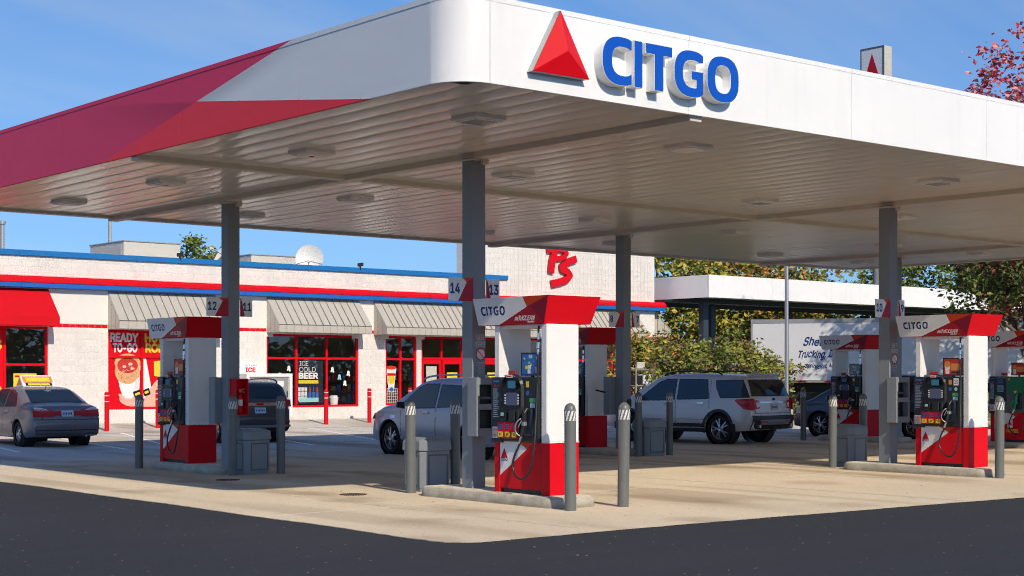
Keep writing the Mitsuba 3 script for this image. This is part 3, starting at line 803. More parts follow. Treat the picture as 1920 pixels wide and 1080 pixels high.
        p('advert_cup', fp([(-.12, zt0 + .03), (-.05, zt0 + .03), (-.03, zt0 + .19), (-.135, zt0 + .19)], xa - .003, .0015), 'm_paper')
        p('advert_foam', fp(Point(-.083, zt0 + .20).buffer(.055), xa - .003, .002), 'm_stickorange')
    p('small_topper', cbx(X0 + .005, X0 + .03, .13, .29, 1.735, 1.805, .004), 'm_foodred')
    p('bracket', bx(X0 + .03, X0 + .05, -.20, -.16, 1.71, 1.74), 'm_black')
    # hoses
    hx = X0 + .02
    pts = [(hx, -.335, 2.40), (hx - .01, -.335, 2.25), (hx - .02, -.345, 2.0), (hx - .05, -.36, 1.6), (hx - .10, -.39, 1.2), (hx - .16, -.43, .85), (hx - .20, -.40, .52), (hx - .20, -.24, .36), (hx - .19, -.06, .40), (hx - .17, .00, .58), (hx - .15, -.10, .80), (hx - .14, -.15, .93)]
    if ad != 'blue': pts[7:10] = [(hx - .20, -.28, .335), (hx - .20, -.10, .40), (hx - .18, -.03, .60)]
    p('hose', tube(smooth_path(pts, 70), .0145, 10), 'm_hose', True)
    p('breakaway', cat_([cyl((hx, -.335, 2.30), (hx - .004, -.335, 2.22), .024, 12), cyl((hx - .006, -.337, 2.18), (hx - .012, -.338, 2.10), .028, 12), cyl((hx - .012, -.338, 2.09), (hx - .016, -.341, 2.02), .020, 12)]), 'm_chrome', 40)
    p('swivel', cat_([cyl((hx - .143, -.15, .935), (hx - .15, -.11, .83), .019, 12)]), 'm_chrome', 40)
    p('rear_hose', tube(smooth_path([(.27, -.335, 2.40), (.265, -.33, 2.25), (.26, -.31, 2.05), (.27, -.30, 1.75)], 14), .0145, 8), 'm_hose', True)
    p('rear_breakaway', cyl((.265, -.33, 2.23), (.262, -.318, 2.08), .028, 12), 'm_black', 40)
    # valance: flares outwards to the top
    zb_, zt_ = 2.43, 2.80
    B_ = [(-.315, -.495, zb_), (-.315, .89, zb_), (.525, -.495, zb_), (.525, .89, zb_)]
    U_ = [(-.37, -.64, zt_), (-.37, .95, zt_), (.58, -.64, zt_), (.58, .95, zt_)]
    p('valance', hull(B_ + U_), 'm_red')
    nf = np.array([-.37, 0, -.055]); nf /= np.linalg.norm(nf)
    quad = [B_[1], B_[0], U_[0], U_[1]]

    def vs(poly, b, name, off=.0015, th=.0015):
        m = poly if isinstance(poly, trimesh.Trimesh) else ext(poly, 1.0)
        p(name, orient(sheet(quad, m, off, th, nf), nf), b)
    vs([(0, 0), (.33, 0), (.735, .62), (.67, 1), (0, 1)], 'm_white', 'valance_white')
    vs([(.67, 1), (.735, .62), (1, 1)], 'm_orange', 'valance_orange')
    vs([(.33, 0), (1, 0), (.80, .58), (.735, .62)], 'm_crimson', 'valance_crimson')
    vs([(.80, .58), (1, 0), (1, 1), (.735, .62)], 'm_purple', 'valance_purple', .0013)
    for gm in citgo(.345, .335, .07): vs(affinity.translate(gm, .085, .36), 'm_navy', 'valance_letter', .003, .002)
    for s, h, w, a, b in (('TriCLEAN', .17, .235, .615, .135), ('Gasoline', .065, .10, .755, .05)):
        m = text(s, 1, 1.0, True, 1.0); v = m.vertices; v[:, 0] = a + v[:, 0] * w + .05 * v[:, 1] * h; v[:, 1] = b + v[:, 1] * h; v[:, 2] /= max(v[:, 2].max(), 1e-6)
        vs(trimesh.Trimesh(v, m.faces, process=False), 'm_whitegloss', 'valance_lettering', .003, .0015)
    for k in range(3): vs([(.565 + .018 * k, .14), (.575 + .018 * k, .14), (.588 + .018 * k, .27), (.578 + .018 * k, .27)], 'm_whitegloss', 'valance_stripe', .003, .0015)


dispenser(13.815, 15.96, 'red and white fuel pump nearest the camera, lit by the sun, with a blue advert', 'blue')
dispenser(13.78, 25.76, 'shaded red and white fuel pump at the left beside the post signed 12 and 11', 'none')
dispenser(23.59, 25.72, 'shaded red and white fuel pump half hidden behind the near pump', 'blue')
dispenser(23.505, 15.96, 'sunlit red and white fuel pump at the right with a 10 sticker and orange advert', 'orange', '10')
dispenser(33.35, 25.62, 'far shaded fuel pump in front of the white trailer left of the post signed 10', 'teal')
dispenser(33.285, 20.77, 'diesel pump with green door and green nozzle at the right edge', 'orange', None, True)

# ---------------------------------------------------------------- the store
st = thing('store_building', 'white block convenience store with blue coping, red stripe and metal awnings', 'store')
XL, XR, XTW = 6.0, 46.5, 38.15
WIN = [(11.0, 19.86, .64, 3.25), (21.86, 25.70, .64, 3.20), (27.69, 31.49, .62, 3.17), (32.68, 34.08, .64, 3.18), (34.30, 38.2, .21, 3.18), (38.75, 40.6, .64, 3.18), (41.9, 45.27, .62, 3.18)]
wall = sbox(XL, .0, XR, 5.5).union(sbox(37.35, 5.4, XR, 7.9))
for a, b, c, d in WIN: wall = wall.difference(sbox(a, c, b, d))
put(st + '__wall', front(ext(wall, .20), YB + .203), 'm_mortar')
put(st + '__side_wall', cat_([bx(XR - .2, XR - .001, YB + .213, YB + 22, 0, 5.5), bx(XR - .2, XR - .001, YB + .213, YB + 1.59, 5.5, 7.9)]), 'm_mortar')
put(st + '__side_wall', bx(37.35, 37.55, YB + .213, YB + 1.8, 5.2, 7.9), 'm_mortar')
put(st + '__roof', cat_([bx(XL, XR - .21, YB + .213, YB + 22, 5.05, 5.2), bx(37.36, XR, YB + 1.6, YB + 1.8, 5.21, 7.9)]), 'm_galv')
put(st + '__interior', cat_([bx(XL, XR - .21, YB + .22, YB + 9, .19, .205), bx(XL, XR - .21, YB + 8.8, YB + 9, .21, 3.6), bx(XL, XR - .21, YB + .22, YB + 9, 3.6, 3.62), bx(26.6, 26.75, YB + .3, YB + 8, .21, 3.6), bx(41.2, 41.3, YB + .3, YB + 8, .21, 3.6)]), 'm_interior')
for (x, y, w) in ((29.9, 3.2, 2.6), (28.2, 4.6, 1.0), (33.4, 3.4, 2.2), (36.6, 5.2, 2.6), (39.5, 3.5, 2.0), (43.5, 3.6, 2.6), (31.0, 6.0, 1.2)):
    k = put(st + '__shelf', cat_([bx(x - w / 2, x + w / 2, YB + y, YB + y + .5, z, z + .04) for z in (.3, .7, 1.1, 1.5)] + [bx(x - w / 2, x + w / 2, YB + y + .48, YB + y + .5, .21, 1.7)]), 'm_interiordark')
    goods = [bx(a, a + q, YB + y + .02, YB + y + .3, z + .04, z + .04 + R.uniform(.15, .3)) for z in (.3, .7, 1.1, 1.5) for a, q in ((x - w / 2 + .05 + i * .24, R.uniform(.1, .2)) for i in range(int(w / .25)))]
    for i, mm in enumerate(('m_stickblue', 'm_crimson', 'm_cardboard')): put(k + '__goods', cat_(goods[i::3]), mm, kind='stuff', label='packed goods on a shelf inside the store')

# blocks: the ones that show largest are parts of their own
J, BW, BH = .010, .4064, .2032
full = {}


def blockmesh(w, h, seed):
    q = np.random.default_rng(seed); c = .004
    f_ = [(c, -.009, c), (w - c, -.009, c), (w - c, -.009, h - c), (c, -.009, h - c)]
    m = (w / 2 + q.uniform(-.03, .03), -.0098, h / 2 + q.uniform(-.02, .02))
    o = [(0, .013, 0), (w, .013, 0), (w, .013, h), (0, .013, h)]
    v = np.array(f_ + o + [m]); f = []
    for i in range(4):
        j = (i + 1) % 4; f += [[i, j, 8], [4 + i, 4 + j, j], [4 + i, j, i]]
    return trimesh.Trimesh(v, f, process=False)


zone = [(XL, 4.83, XTW, 5.43)]
solid = sbox(XL, .21, XR, 3.235)
for a, b, c, d in WIN: solid = solid.difference(sbox(a - .02, c - .02, b + .02, d + .02))
region = shapely.union_all([solid, sbox(XL, 4.83, XTW, 5.43)])
nb, extra, seen_x = 0, [], []
for row in range(0, 28):
    z0 = .215 + row * BH
    for i in range(-2, 104):
        x0 = XL + i * BW + (BW / 2 if row % 2 else 0)
        if z0 < 3.3 and not (row % 2): x0 = XL + i * BW
        g_ = region.intersection(sbox(x0 + J / 2, z0 + J / 2, x0 + BW - J / 2, z0 + BH - J / 2))
        if g_.is_empty or g_.area < .004: continue
        for q in getattr(g_, 'geoms', [g_]):
            if q.geom_type != 'Polygon' or q.area < .003: continue
            a, c, b, d = q.bounds
            if b - a < .03 or d - c < .03: continue
            seen_x.append((a, c, b - a, d - c))
show = sorted(seen_x, key=lambda r: (-(r[0] > 19.7 and r[0] < 32.7) * 2 - (r[0] > 18.0 and r[1] > 4), r[0] * .02 + r[1] * .01 + (r[0] < 18) * 50))
for n, (a, c, w, h) in enumerate(show):
    key = (round(w, 3), round(h, 3), n % 4)
    if n < 300:
        if key not in full: full[key] = mikit.ply(blockmesh(w, h, n % 4), 'm_block')
        put(st + '__block', full[key], None, to_world=T().translate([a, YB, c]))
    else:
        extra.append(move(blockmesh(w, h, n), a, YB, c))
for i in range(48):                          # square-scored blocks of the tower
    for r in range(18):
        a, c = 37.36 + i * .2032, 4.83 + r * .2032
        if a < XTW + .0 and c < 5.45: continue
        if a + .2 > XR: continue
        extra.append(bx(a, a + .194, YB - .009 - .002 * R.random(), YB + .013, c, c + .194))
put(st + '__far_blocks', cat_(extra), 'm_block', kind='stuff', label='further white blocks of the store wall and tower')
for a, b in ((19.88, 21.84), (25.72, 27.67), (31.51, 32.4), (45.29, XR)): put(st + '__smooth_panel', bx(a, b, YB - .014, YB + .03, 3.36, 4.44), 'm_smooth_wall')
put(st + '__smooth_panel', bx(XL, 46.49, YB - .009, YB + .03, 3.37, 4.43), 'm_smooth_wall')
tl = {}
for a, b in ((19.9, 21.84), (25.72, 27.67), (31.52, 32.66), (45.29, 46.5)):
    n = int((b - a) / .2032); w = (b - a) / n
    if round(w, 4) not in tl: tl[round(w, 4)] = mikit.ply(cbx(.006, w - .006, -.010, .02, .006, .110, .003), 'm_red')
    for i in range(n): put(st + '__red_tile', tl[round(w, 4)], None, to_world=T().translate([a + i * w, YB, 3.238]))


def profile(pts, x0, x1):  # (y outwards, z) outline run along x
    P_ = Polygon(pts)
    m = ext(P_, x1 - x0); v = m.vertices
    mm = trimesh.Trimesh(np.stack([x0 + v[:, 2], YB - v[:, 0], v[:, 1]], -1), m.faces, process=False)
    return mm if mm.volume > 0 else trimesh.Trimesh(mm.vertices, mm.faces[:, ::-1], process=False)


seg = [XL, 11.2, 15.0, 18.9, 22.8, 26.7, 30.6, 34.5, 38.4, 42.3, 46.92]
for a, b in zip(seg, seg[1:]):
    put(st + '__red_band', profile([(-.02, 4.60), (.30, 4.60), (.30, 4.70), (.20, 4.80), (-.02, 4.82)], a + .004, b - .004), 'm_red')
    put(st + '__blue_band', profile([(-.02, 4.45), (.27, 4.45), (.27, 4.596), (-.02, 4.596)], a + .004, b - .004), 'm_bandblue')
for a, b in zip(seg[:-2], seg[1:-2] + [XTW]): put(st + '__coping', profile([(-.35, 5.435), (.10, 5.435), (.10, 5.60), (-.35, 5.615)], a + .003, b - .003), 'm_coping')
put(st + '__red_band', bx(XR + .002, XR + .40, YB - .2, YB + 18, 4.60, 4.82), 'm_red')
put(st + '__blue_band', bx(XR + .002, XR + .37, YB - .2, YB + 18, 4.45, 4.596), 'm_bandblue')


def awning(x0, x1, label):
    k = put(st + '__awning', cat_([bx(x0, x1, YB - .02, YB + .01, 4.38, 4.42), bx(x0, x1, YB - .83, YB - .81, 3.20, 3.215), bx(x0, x1, YB - .845, YB - .80, 3.455, 3.475)]), 'm_awningedge', label=label)
    n = max(1, int(round((x1 - x0) / .289))); w = (x1 - x0) / n
    e = .0
    slope = hull([(0.004, -.02, 4.39), (w - .008, -.02, 4.39), (0.004, -.82, 3.47), (w - .008, -.82, 3.47), (0.004, -.02, 4.41), (w - .008, -.02, 4.41), (0.004, -.835, 3.485), (w - .008, -.835, 3.485)])
    rib = hull([(-.006, -.02, 4.39), (.006, -.02, 4.39), (-.006, -.84, 3.47), (.006, -.84, 3.47), (-.006, -.03, 4.43), (.006, -.03, 4.43), (-.006, -.86, 3.50), (.006, -.86, 3.50)])
    val = bx(.004, w - .006, -.838, -.825, 3.215, 3.462)
    ds, dr_, dv = mikit.ply(slope, 'm_metalawning'), mikit.ply(rib, 'm_awningedge'), mikit.ply(val, 'm_metalawning')
    for i in range(n):
        W_ = T().translate([x0 + i * w, YB, 0])
        put(k + '__panel', ds, None, to_world=W_); put(k + '__valance_panel', dv, None, to_world=W_)
        if i: put(k + '__seam', dr_, None, to_world=W_)
    for x in (x0, x1 - .02):
        P_ = Polygon([(YB - .82, 3.21), (YB - .0, 3.21), (YB, 4.40), (YB - .82, 3.47)])
        put(k + '__end_panel', trimesh.Trimesh(*(lambda m: (np.stack([x + m.vertices[:, 2], m.vertices[:, 0], m.vertices[:, 1]], -1), m.faces))(ext(P_, .02)), process=False), 'm_metalawning')
        put(k + '__end_seam', cat_([bx(x - .004, x + .024, YB - q - .006, YB - q + .006, 3.21, 4.40 - q * 1.13) for q in (.28, .56)]), 'm_awningedge')


awning(21.85, 25.70, 'grey standing seam awning over the red food posters')
awning(27.68, 31.50, 'grey standing seam awning over the cold beer window')
awning(32.14, 40.7, 'grey standing seam awning over the store entrance')
awning(41.7, 45.35, 'grey standing seam awning at the right end of the store front')
# red fabric awning on the left
P_ = np.array([(0, 4.43), (-.88, 3.53), (-.88, 3.26)])
x0, x1 = 8.0, 19.86
V = [(x, YB + a, z) for x in (x0, x1) for a, z in P_] + [(x, YB, 3.26) for x in (x0, x1)]
put(st + '__red_awning', hull(V), 'm_fabric', label='bright red fabric awning at the left end of the store')
# side awning round the corner
V = [(XR + a, y, z) for y in (YB + .25, YB + 5) for a, z in ((0, 4.62), (1.25, 3.66), (1.25, 3.36), (0, 3.36))]
k = put(st + '__side_awning', hull(V), 'm_metalawning', label='grey awning in profile on the right end wall')
put(k + '__edge', hull([(XR + a, y, z) for y in (YB + .23, YB + 5.02) for a, z in ((-.0, 4.66), (1.28, 3.68), (1.28, 3.63), (0, 4.60))]), 'm_galv')
for q in (.42, .84): put(k + '__seam', bx(XR + q - .008, XR + q + .008, YB + .235, YB + .252, 3.37, 4.60 - q * .77), 'm_awningedge')


def window(x0, x1, z0, z1, mull, trans, label=None, panes=True, w=.075):
    k = put(st + '__window', cat_([bx(x0, x1, YB + .04, YB + .12, z0, z0 + w), bx(x0, x1, YB + .04, YB + .12, z1 - w, z1), bx(x0, x0 + w, YB + .04, YB + .12, z0 + w, z1 - w), bx(x1 - w, x1, YB + .04, YB + .12, z0 + w, z1 - w)]), 'm_red', label=label)
    for m in mull: put(k + '__mullion', bx(m - w / 2, m + w / 2, YB + .042, YB + .118, z0 + w, z1 - w), 'm_red')
    cuts = [x0 + w / 2] + list(mull) + [x1 - w / 2]
    for a, b in zip(cuts, cuts[1:]):
        if trans: put(k + '__transom_bar', bx(a + w / 2, b - w / 2, YB + .044, YB + .116, trans - w / 2, trans + w / 2), 'm_red')
        if panes:
            lv = [z0 + w] + ([trans - w / 2, trans + w / 2] if trans else []) + [z1 - w]
            for c, d in zip(lv[::2], lv[1::2]):
                m = trimesh.Trimesh([[a + w / 2, YB + .08, c], [b - w / 2, YB + .08, c], [b - w / 2, YB + .08, d], [a + w / 2, YB + .08, d]], [[0, 1, 2], [0, 2, 3]], process=False)
                m.vertices[:, 1] += np.array([R.uniform(-.002, .002) for _ in range(4)])
                put(k + '__pane', m, 'm_glass')
    return k


window(11.0, 19.86, .64, 3.25, [14.6, 15.9, 17.2, 18.50], 2.07, 'red framed window under the red awning')
window(21.86, 25.70, .64, 3.20, [23.07, 24.38], 2.336, 'red framed window covered by the food posters', panes=False)
window(27.69, 31.49, .62, 3.17, [28.91, 30.17], 2.336, 'red framed window with the beer poster')
window(32.68, 34.08, .64, 3.18, [33.37], 2.336, 'narrow red framed window left of the doors')
window(38.75, 40.6, .64, 3.18, [39.6], 2.336, 'red framed window right of the doors')
window(41.9, 45.27, .62, 3.18, [43.0, 44.1], 2.336, 'red framed window at the right end of the front')
# entrance: transoms over two pairs of doors
k = window(34.30, 38.2, 2.33, 3.18, [35.27, 36.25, 37.22], None, 'red framed transom window over the doors')
for i in range(4):
    a = 34.34 + i * .975; b = a + .93
    d = put(st + '__door', cat_([bx(a, a + .11, YB + .05, YB + .10, .22, 2.32), bx(b - .11, b, YB + .05, YB + .10, .22, 2.32), bx(a + .11, b - .11, YB + .05, YB + .10, .22, .45), bx(a + .11, b - .11, YB + .05, YB + .10, 2.16, 2.32)]), 'm_redgloss', label='red framed glass store door' if i == 0 else None)
    put(d + '__pane', trimesh.Trimesh([[a + .11, YB + .075, .45], [b - .11, YB + .075, .45], [b - .11, YB + .075, 2.16], [a + .11, YB + .075, 2.16]], [[0, 1, 2], [0, 2, 3]], process=False), 'm_glass')
    put(d + '__handle', cyl((b - .16 if i % 2 == 0 else a + .16, YB + .02, 1.05), (b - .16 if i % 2 == 0 else a + .16, YB + .02, 1.4), .014, 8), 'm_chrome')
    put(d + '__notice', bx(a + .22, b - .22, YB + .06, YB + .064, 1.0 if i % 2 == 0 else 1.55, 2.08 if i % 2 == 0 else 1.85), 'm_taupe' if i % 2 == 0 else 'm_yellow')

# raised red script initials on the tower
t = thing('tower_letters', 'raised red P and S initials on the white store tower', 'sign')
Pg = LineString([(40.60, 5.84), (40.66, 6.3), (40.80, 6.70)]).buffer(.125, cap_style=2).union(LineString([(40.42, 6.71), (40.9, 6.79), (41.28, 6.76), (41.42, 6.64), (41.33, 6.52), (41.12, 6.43), (40.78, 6.40)]).buffer(.08, cap_style=2, join_style=1))
Sg = LineString([(41.95, 6.34), (41.5, 6.20), (41.20, 5.99), (41.22, 5.90), (41.50, 5.80), (41.62, 5.66), (41.45, 5.50), (41.10, 5.39), (40.66, 5.30)]).buffer(.12, cap_style=2, join_style=1)
Sg = affinity.translate(Sg, -.02, .07); Pg = affinity.translate(Pg, 0, -.03)
for gm in (Pg, Sg):
    k = put(t + '__letter', front(ext(gm.buffer(.02), .12), YB - .03), 'm_crimson')
    put(k + '__face', front(ext(gm.buffer(.012), .01), YB - .151), 'm_redgloss')

# ---------------------------------------------------------------- posters and things at the front
yp = YB + .10


def poster(key, label, cat, polys, y=yp):
    t = thing(key, label, cat)
    for i, (nm, g_, b) in enumerate(polys):
        m = g_ if isinstance(g_, trimesh.Trimesh) else ext(g_, .002)
        put(t + '__' + nm, front(m, y - .0024 * i), b)
    return t


def el(cx, cy, a, b, rot=0, e=2): return affinity.rotate(superell(cx, cy, a, b, e, 40), rot)


cup = Polygon([(22.15, 2.15), (23.02, 2.05), (22.98, 1.3), (22.86, .98), (22.42, 1.0), (22.3, 1.35)])
poster('food_poster', 'red READY TO-GO poster with a snack cup on the left store window', 'poster', [
    ('backing', sbox(21.93, .71, 23.03, 3.13), 'm_redgloss'),
    ('heading', cat_([at2(text('READY', .26, .002, True, .98, 0, .045), 21.97, 2.83), at2(text('TO-GO', .26, .002, True, .86, 0, .045), 22.06, 2.50)]), 'm_white'),
    ('hand', el(22.62, .92, .34, .17, -14), 'm_skin'), ('cup', cup, 'm_whitegloss'), ('crust', el(22.57, 1.86, .44, .40), 'm_food'),
    ('filling', el(22.57, 2.05, .36, .24), 'm_foodred'), ('crust_rim', el(22.57, 2.14, .45, .30).difference(el(22.57, 2.06, .36, .25)), 'm_food'),
    ('crumbs', shapely.union_all([Point(22.57 + .36 * math.cos(a) * q, 1.80 + .27 * math.sin(a) * q).buffer(.010 + .012 * ((i * 7) % 5) / 5) for i in range(46) for a, q in (((i * 2.4) % 6.28, .35 + .6 * ((i * 37) % 100) / 100),)]), 'm_skin'),
    ('dark_crumbs', shapely.union_all([Point(22.57 + .37 * math.cos(a) * q, 1.78 + .27 * math.sin(a) * q).buffer(.009 + .010 * ((i * 5) % 4) / 4) for i in range(34) for a, q in (((i * 1.9 + 1) % 6.28, .4 + .58 * ((i * 53) % 100) / 100),)]), 'm_foodred'),
    ('cup_shade', Polygon([(22.86, 1.62), (23.0, 1.6), (22.98, 1.3), (22.86, .98), (22.76, .985)]), 'm_trailer'), ('finger', el(22.36, 1.06, .13, .055, -35), 'm_skin'), ('finger', el(22.80, 1.0, .15, .055, 30), 'm_skin'),
    ('cheese', shapely.union_all([el(22.45, 2.02, .07, .05), el(22.66, 2.10, .08, .05), el(22.72, 1.96, .06, .05)]), 'm_skin'),
    ('logo_patch', affinity.rotate(sbox(22.78, 1.04, 23.03, 1.25), 18).intersection(sbox(21, 0, 23.03, 4)), 'm_blackgloss'), ('logo_print', affinity.rotate(sbox(22.82, 1.10, 23.0, 1.18), 18), 'm_yellow')])
poster('food_poster', 'red poster with yellow lettering and a hand beside the left pump', 'poster', [
    ('backing', sbox(23.11, .71, 24.34, 3.13), 'm_redgloss'),
    ('heading', cat_([at2(text('HOWIE', .26, .002, True, 1.1, 0, .045), 23.18, 2.83), at2(text('ROLLS', .26, .002, True, 1.05, 0, .045), 23.2, 2.50)]), 'm_yellow'),
    ('cup', Polygon([(23.12, 2.3), (23.22, 2.3), (23.42, 1.3), (23.3, .98), (23.12, .98)]), 'm_whitegloss'),
    ('hand', Polygon([(23.14, .72), (24.2, .72), (24.2, 1.55), (23.62, 1.52), (23.42, 1.28), (23.25, 1.0)]).buffer(.06), 'm_skin'),
    ('logo_patch', affinity.rotate(sbox(23.13, 1.08, 23.36, 1.30), 18), 'm_blackgloss'), ('logo_print', affinity.rotate(sbox(23.17, 1.15, 23.31, 1.23), 18), 'm_yellow'),
    ('badge', Polygon([(23.5, 1.72), (24.2, 1.62), (24.2, 2.25), (23.5, 2.2)]), 'm_yellow')])
poster('window_poster', 'red window film with yellow lettering at the far left edge', 'poster', [
    ('backing', sbox(15.94, .71, 18.46, 3.17), 'm_redgloss'),
    ('lettering', cat_([at2(text('SUBS', .27, .002, True, .9, 0, .045), 17.52, 2.55), at2(text('WINGS', .24, .002, True, .95, 0, .045), 17.46, 1.15)]), 'm_yellow')], YB + .075)
poster('window_poster', 'small yellow food poster in the window above the sedan', 'poster', [
    ('backing', sbox(18.78, .85, 19.52, 1.80), 'm_yellow'), ('heading', sbox(18.83, 1.68, 19.47, 1.74), 'm_redgloss'), ('flatbread', el(19.05, 1.25, .30, .22, 20), 'm_food'), ('topping', el(19.03, 1.25, .20, .13, 20), 'm_foodred'),
    ('price', cat_([at2(text('5', .12, .002, True), 19.28, 1.5)]), 'm_redgloss')], YB + .075)
poster('beer_poster', 'dark blue ICE COLD BEER poster in the middle store window', 'poster', [
    ('backing', sbox(29.0, .75, 30.06, 2.27), 'm_panelnavy'),
    ('heading', cat_([at2(text('ICE', .17, .002, False, .36), 29.08, 2.07), at2(text('COLD', .17, .002, False, .68), 29.07, 1.86)]), 'm_paper'),
    ('heading_bold', at2(text('BEER', .19, .002, True, .80, 0, .045), 29.05, 1.63), 'm_whitegloss'),
    ('banner', sbox(29.04, 1.45, 29.86, 1.57), 'm_yellow'),
    ('cans', shapely.union_all([sbox(29.02 + .13 * i, .86 + .16 * j, 29.13 + .13 * i, 1.0 + .16 * j) for i in range(3) for j in range(3)]), 'm_trailer'),
    ('bottle', shapely.union_all([sbox(a, .9, a + .11, 1.15).union(sbox(a + .035, 1.1, a + .075, 1.33)) for a in (29.45, 29.6, 29.75)]), 'm_stickblue'),
    ('bottle_neck', shapely.union_all([sbox(a + .03, 1.16, a + .08, 1.30) for a in (29.45, 29.75)]), 'm_orange'),
    ('pack', sbox(29.05, .80, 29.86, .95), 'm_stickaqua')], YB + .13)
poster('beer_poster', 'partly hidden ICE COLD BEER poster at the right end of the store front', 'poster', [
    ('backing', sbox(43.1, .8, 44.05, 2.27), 'm_panelnavy'), ('heading', cat_([at2(text('ICE', .17, .002, False, .36), 43.15, 2.07), at2(text('COLD', .17, .002, False, .68), 43.15, 1.86)]), 'm_paper'),
    ('heading_bold', at2(text('BEER', .19, .002, True, .78, 0, .045), 43.13, 1.63), 'm_whitegloss'), ('banner', sbox(43.13, 1.45, 43.95, 1.57), 'm_yellow')], YB + .13)
poster('cup_poster', 'tall drink cup poster in the narrow window left of the doors', 'poster', [
    ('cup', Polygon([(32.79, 1.98), (33.24, 1.98), (33.13, 1.12), (32.90, 1.12)]), 'm_whitegloss'), ('lid', el(33.0, 2.02, .24, .07), 'm_orange'), ('swirl', el(33.02, 1.6, .15, .20), 'm_yellow'),
    ('band', sbox(32.83, 1.72, 33.2, 1.82), 'm_redgloss'), ('base', el(33.02, 1.22, .10, .08), 'm_stickblue')], YB + .13)
t = thing('wire_rack', 'white wire grid rack low in the narrow window left of the doors', 'rack')
put(t + '__wires', cat_([bx(32.76 + .09 * i, 32.775 + .09 * i, YB + .16, YB + .175, .72, 1.25) for i in range(7)] + [bx(32.76, 33.32, YB + .15, YB + .16, .75 + .1 * i, .765 + .1 * i) for i in range(6)]), 'm_paper')
t = thing('cardboard_box', 'tall tan cardboard box standing in the middle store window', 'box')
put(t + '__carton', cbx(28.25, 28.62, YB + .35, YB + .7, .66, 1.62, .01), 'm_cardboard'); put(t + '__flap', cbx(28.3, 28.58, YB + .34, YB + .348, 1.2, 1.5, .002), 'm_cardboard')
put('blue_tub', cbx(28.64, 28.86, YB + .3, YB + .6, .64, 1.25, .02), 'm_stickblue', label='blue tub beside the cardboard box in the window', cat='tub')
put('white_bin', lathe([(.14, .64), (.17, .95), (.12, 1.02), (0, 1.03)], 16, (30.62, YB + .3, 0)), 'm_whitegloss', 40, label='rounded white bin at the bottom of the middle store window', cat='bin')
for i, (x, z) in enumerate(((28.62, 2.02), (28.25, 1.78), (30.42, 1.98), (31.1, 1.85), (30.72, 1.72), (30.95, 1.5), (28.7, 1.62), (30.3, 2.1))):
    gh = shapely.union_all([Point(x, z).buffer(.055), sbox(x - .055, z - .10, x + .055, z), Point(x - .05, z - .1).buffer(.03), Point(x + .04, z - .11).buffer(.035)])
    if i not in (6, 7): put('window_cling', front(ext(gh, .002), YB + .076), 'm_whitegloss' if i != 4 else 'm_stickaqua', label=['white window cling upper left in the middle store window', 'white window cling lowest at the left in the middle store window', 'white cling right of the beer poster, highest one', 'white window cling at the right end of the middle window', 'pale blue window cling beside the beer poster', 'small white window cling lowest right of the beer poster'][i], cat='window cling')
# packaged ice
t = thing('ice_freezer', 'white and grey ice freezer behind the dark parked vehicle', 'freezer')
put(t + '__cabinet', cat_([bx(26.35, 26.46, YB - .95, YB - .03, .35, 1.80), bx(28.02, 28.13, YB - .95, YB - .03, .35, 1.80), bx(26.46, 28.02, YB - .95, YB - .03, 1.69, 1.80), bx(26.46, 28.02, YB - .95, YB - .03, .2, .45), bx(26.46, 28.02, YB - .88, YB - .03, .45, 1.69)]), 'm_white')
for a in (26.49, 27.26):
    k = put(t + '__door', cbx(a, a + .74, YB - .91, YB - .885, .47, 1.67, .006), 'm_galv'); put(k + '__latch', bx(a + .66, a + .70, YB - .93, YB - .91, 1.0, 1.2), 'm_black'); put(k + '__sticker', bx(a + .30, a + .55, YB - .915, YB - .911, 1.35, 1.55), 'm_paper')
t = thing('ice_sign', 'white sign reading packaged ICE in red above the freezer', 'sign')
put(t + '__board', bx(26.5, 27.30, YB - .09, YB - .03, 1.80, 2.14), 'm_whitegloss')
put(t + '__word', front(at2(text('ICE', .15, .003, True, .40, 0, .045), 26.80, 1.85), YB - .09), 'm_redgloss'); put(t + '__small_word', front(at2(text('Packaged', .055, .002, False, .48), 26.76, 2.06), YB - .09), 'm_navy')
# red posts by the walkway
for x, y, z, l in ((20.75, 43.95, .03, 'red bollard at the left edge of the food posters'), (22.75, 44.55, .08, 'red bollard in front of the food posters left of the left pump'), (28.9, 44.35, .06, 'red bollard in front of the beer poster'), (30.85, 44.6, .08, 'red bollard at the right end of the beer window'), (32.75, 44.8, .09, 'red bollard left of the narrow window, half behind the silver wagon'), (34.2, 44.6, .08, 'red bollard just showing above the hood of the silver wagon')):
    t = thing('red_bollard', l, 'bollard', 'red bollards along the store walkway')
    put(t + '__pipe', lathe([(.072, 0), (.072, 1.16), (.055, 1.20), (0, 1.215)], 20, (x, y, z)), 'm_redgloss', 40)
    for q in (.90, 1.08): put(t + '__white_stripe', lathe([(.0735, q), (.0735, q + .025)], 20, (x, y, z)), 'm_reflective', True)
# on the roof


def rooftop(x0, x1, y0, y1, z0, z1, l):
    t = thing('rooftop_unit', l, 'air handler')
    put(t + '__casing', cbx(x0, x1, y0, y1, z0, z1, .02), 'm_taupe')
    put(t + '__cap', cbx(x0 - .03, x1 + .03, y0 - .03, y1 + .03, z1, z1 + .04, .01), 'm_galv')
    put(t + '__access_panel', bx(x0 + (x1 - x0) * .55, x1 - .1, y0 - .012, y0 - .001, z0 + .1, z1 - .25), 'm_taupe')
    put(t + '__side_panel', bx(x0 - .012, x0 - .001, y0 + .15, y0 + (y1 - y0) * .7, z0 + .1, z1 - .1), 'm_taupe')


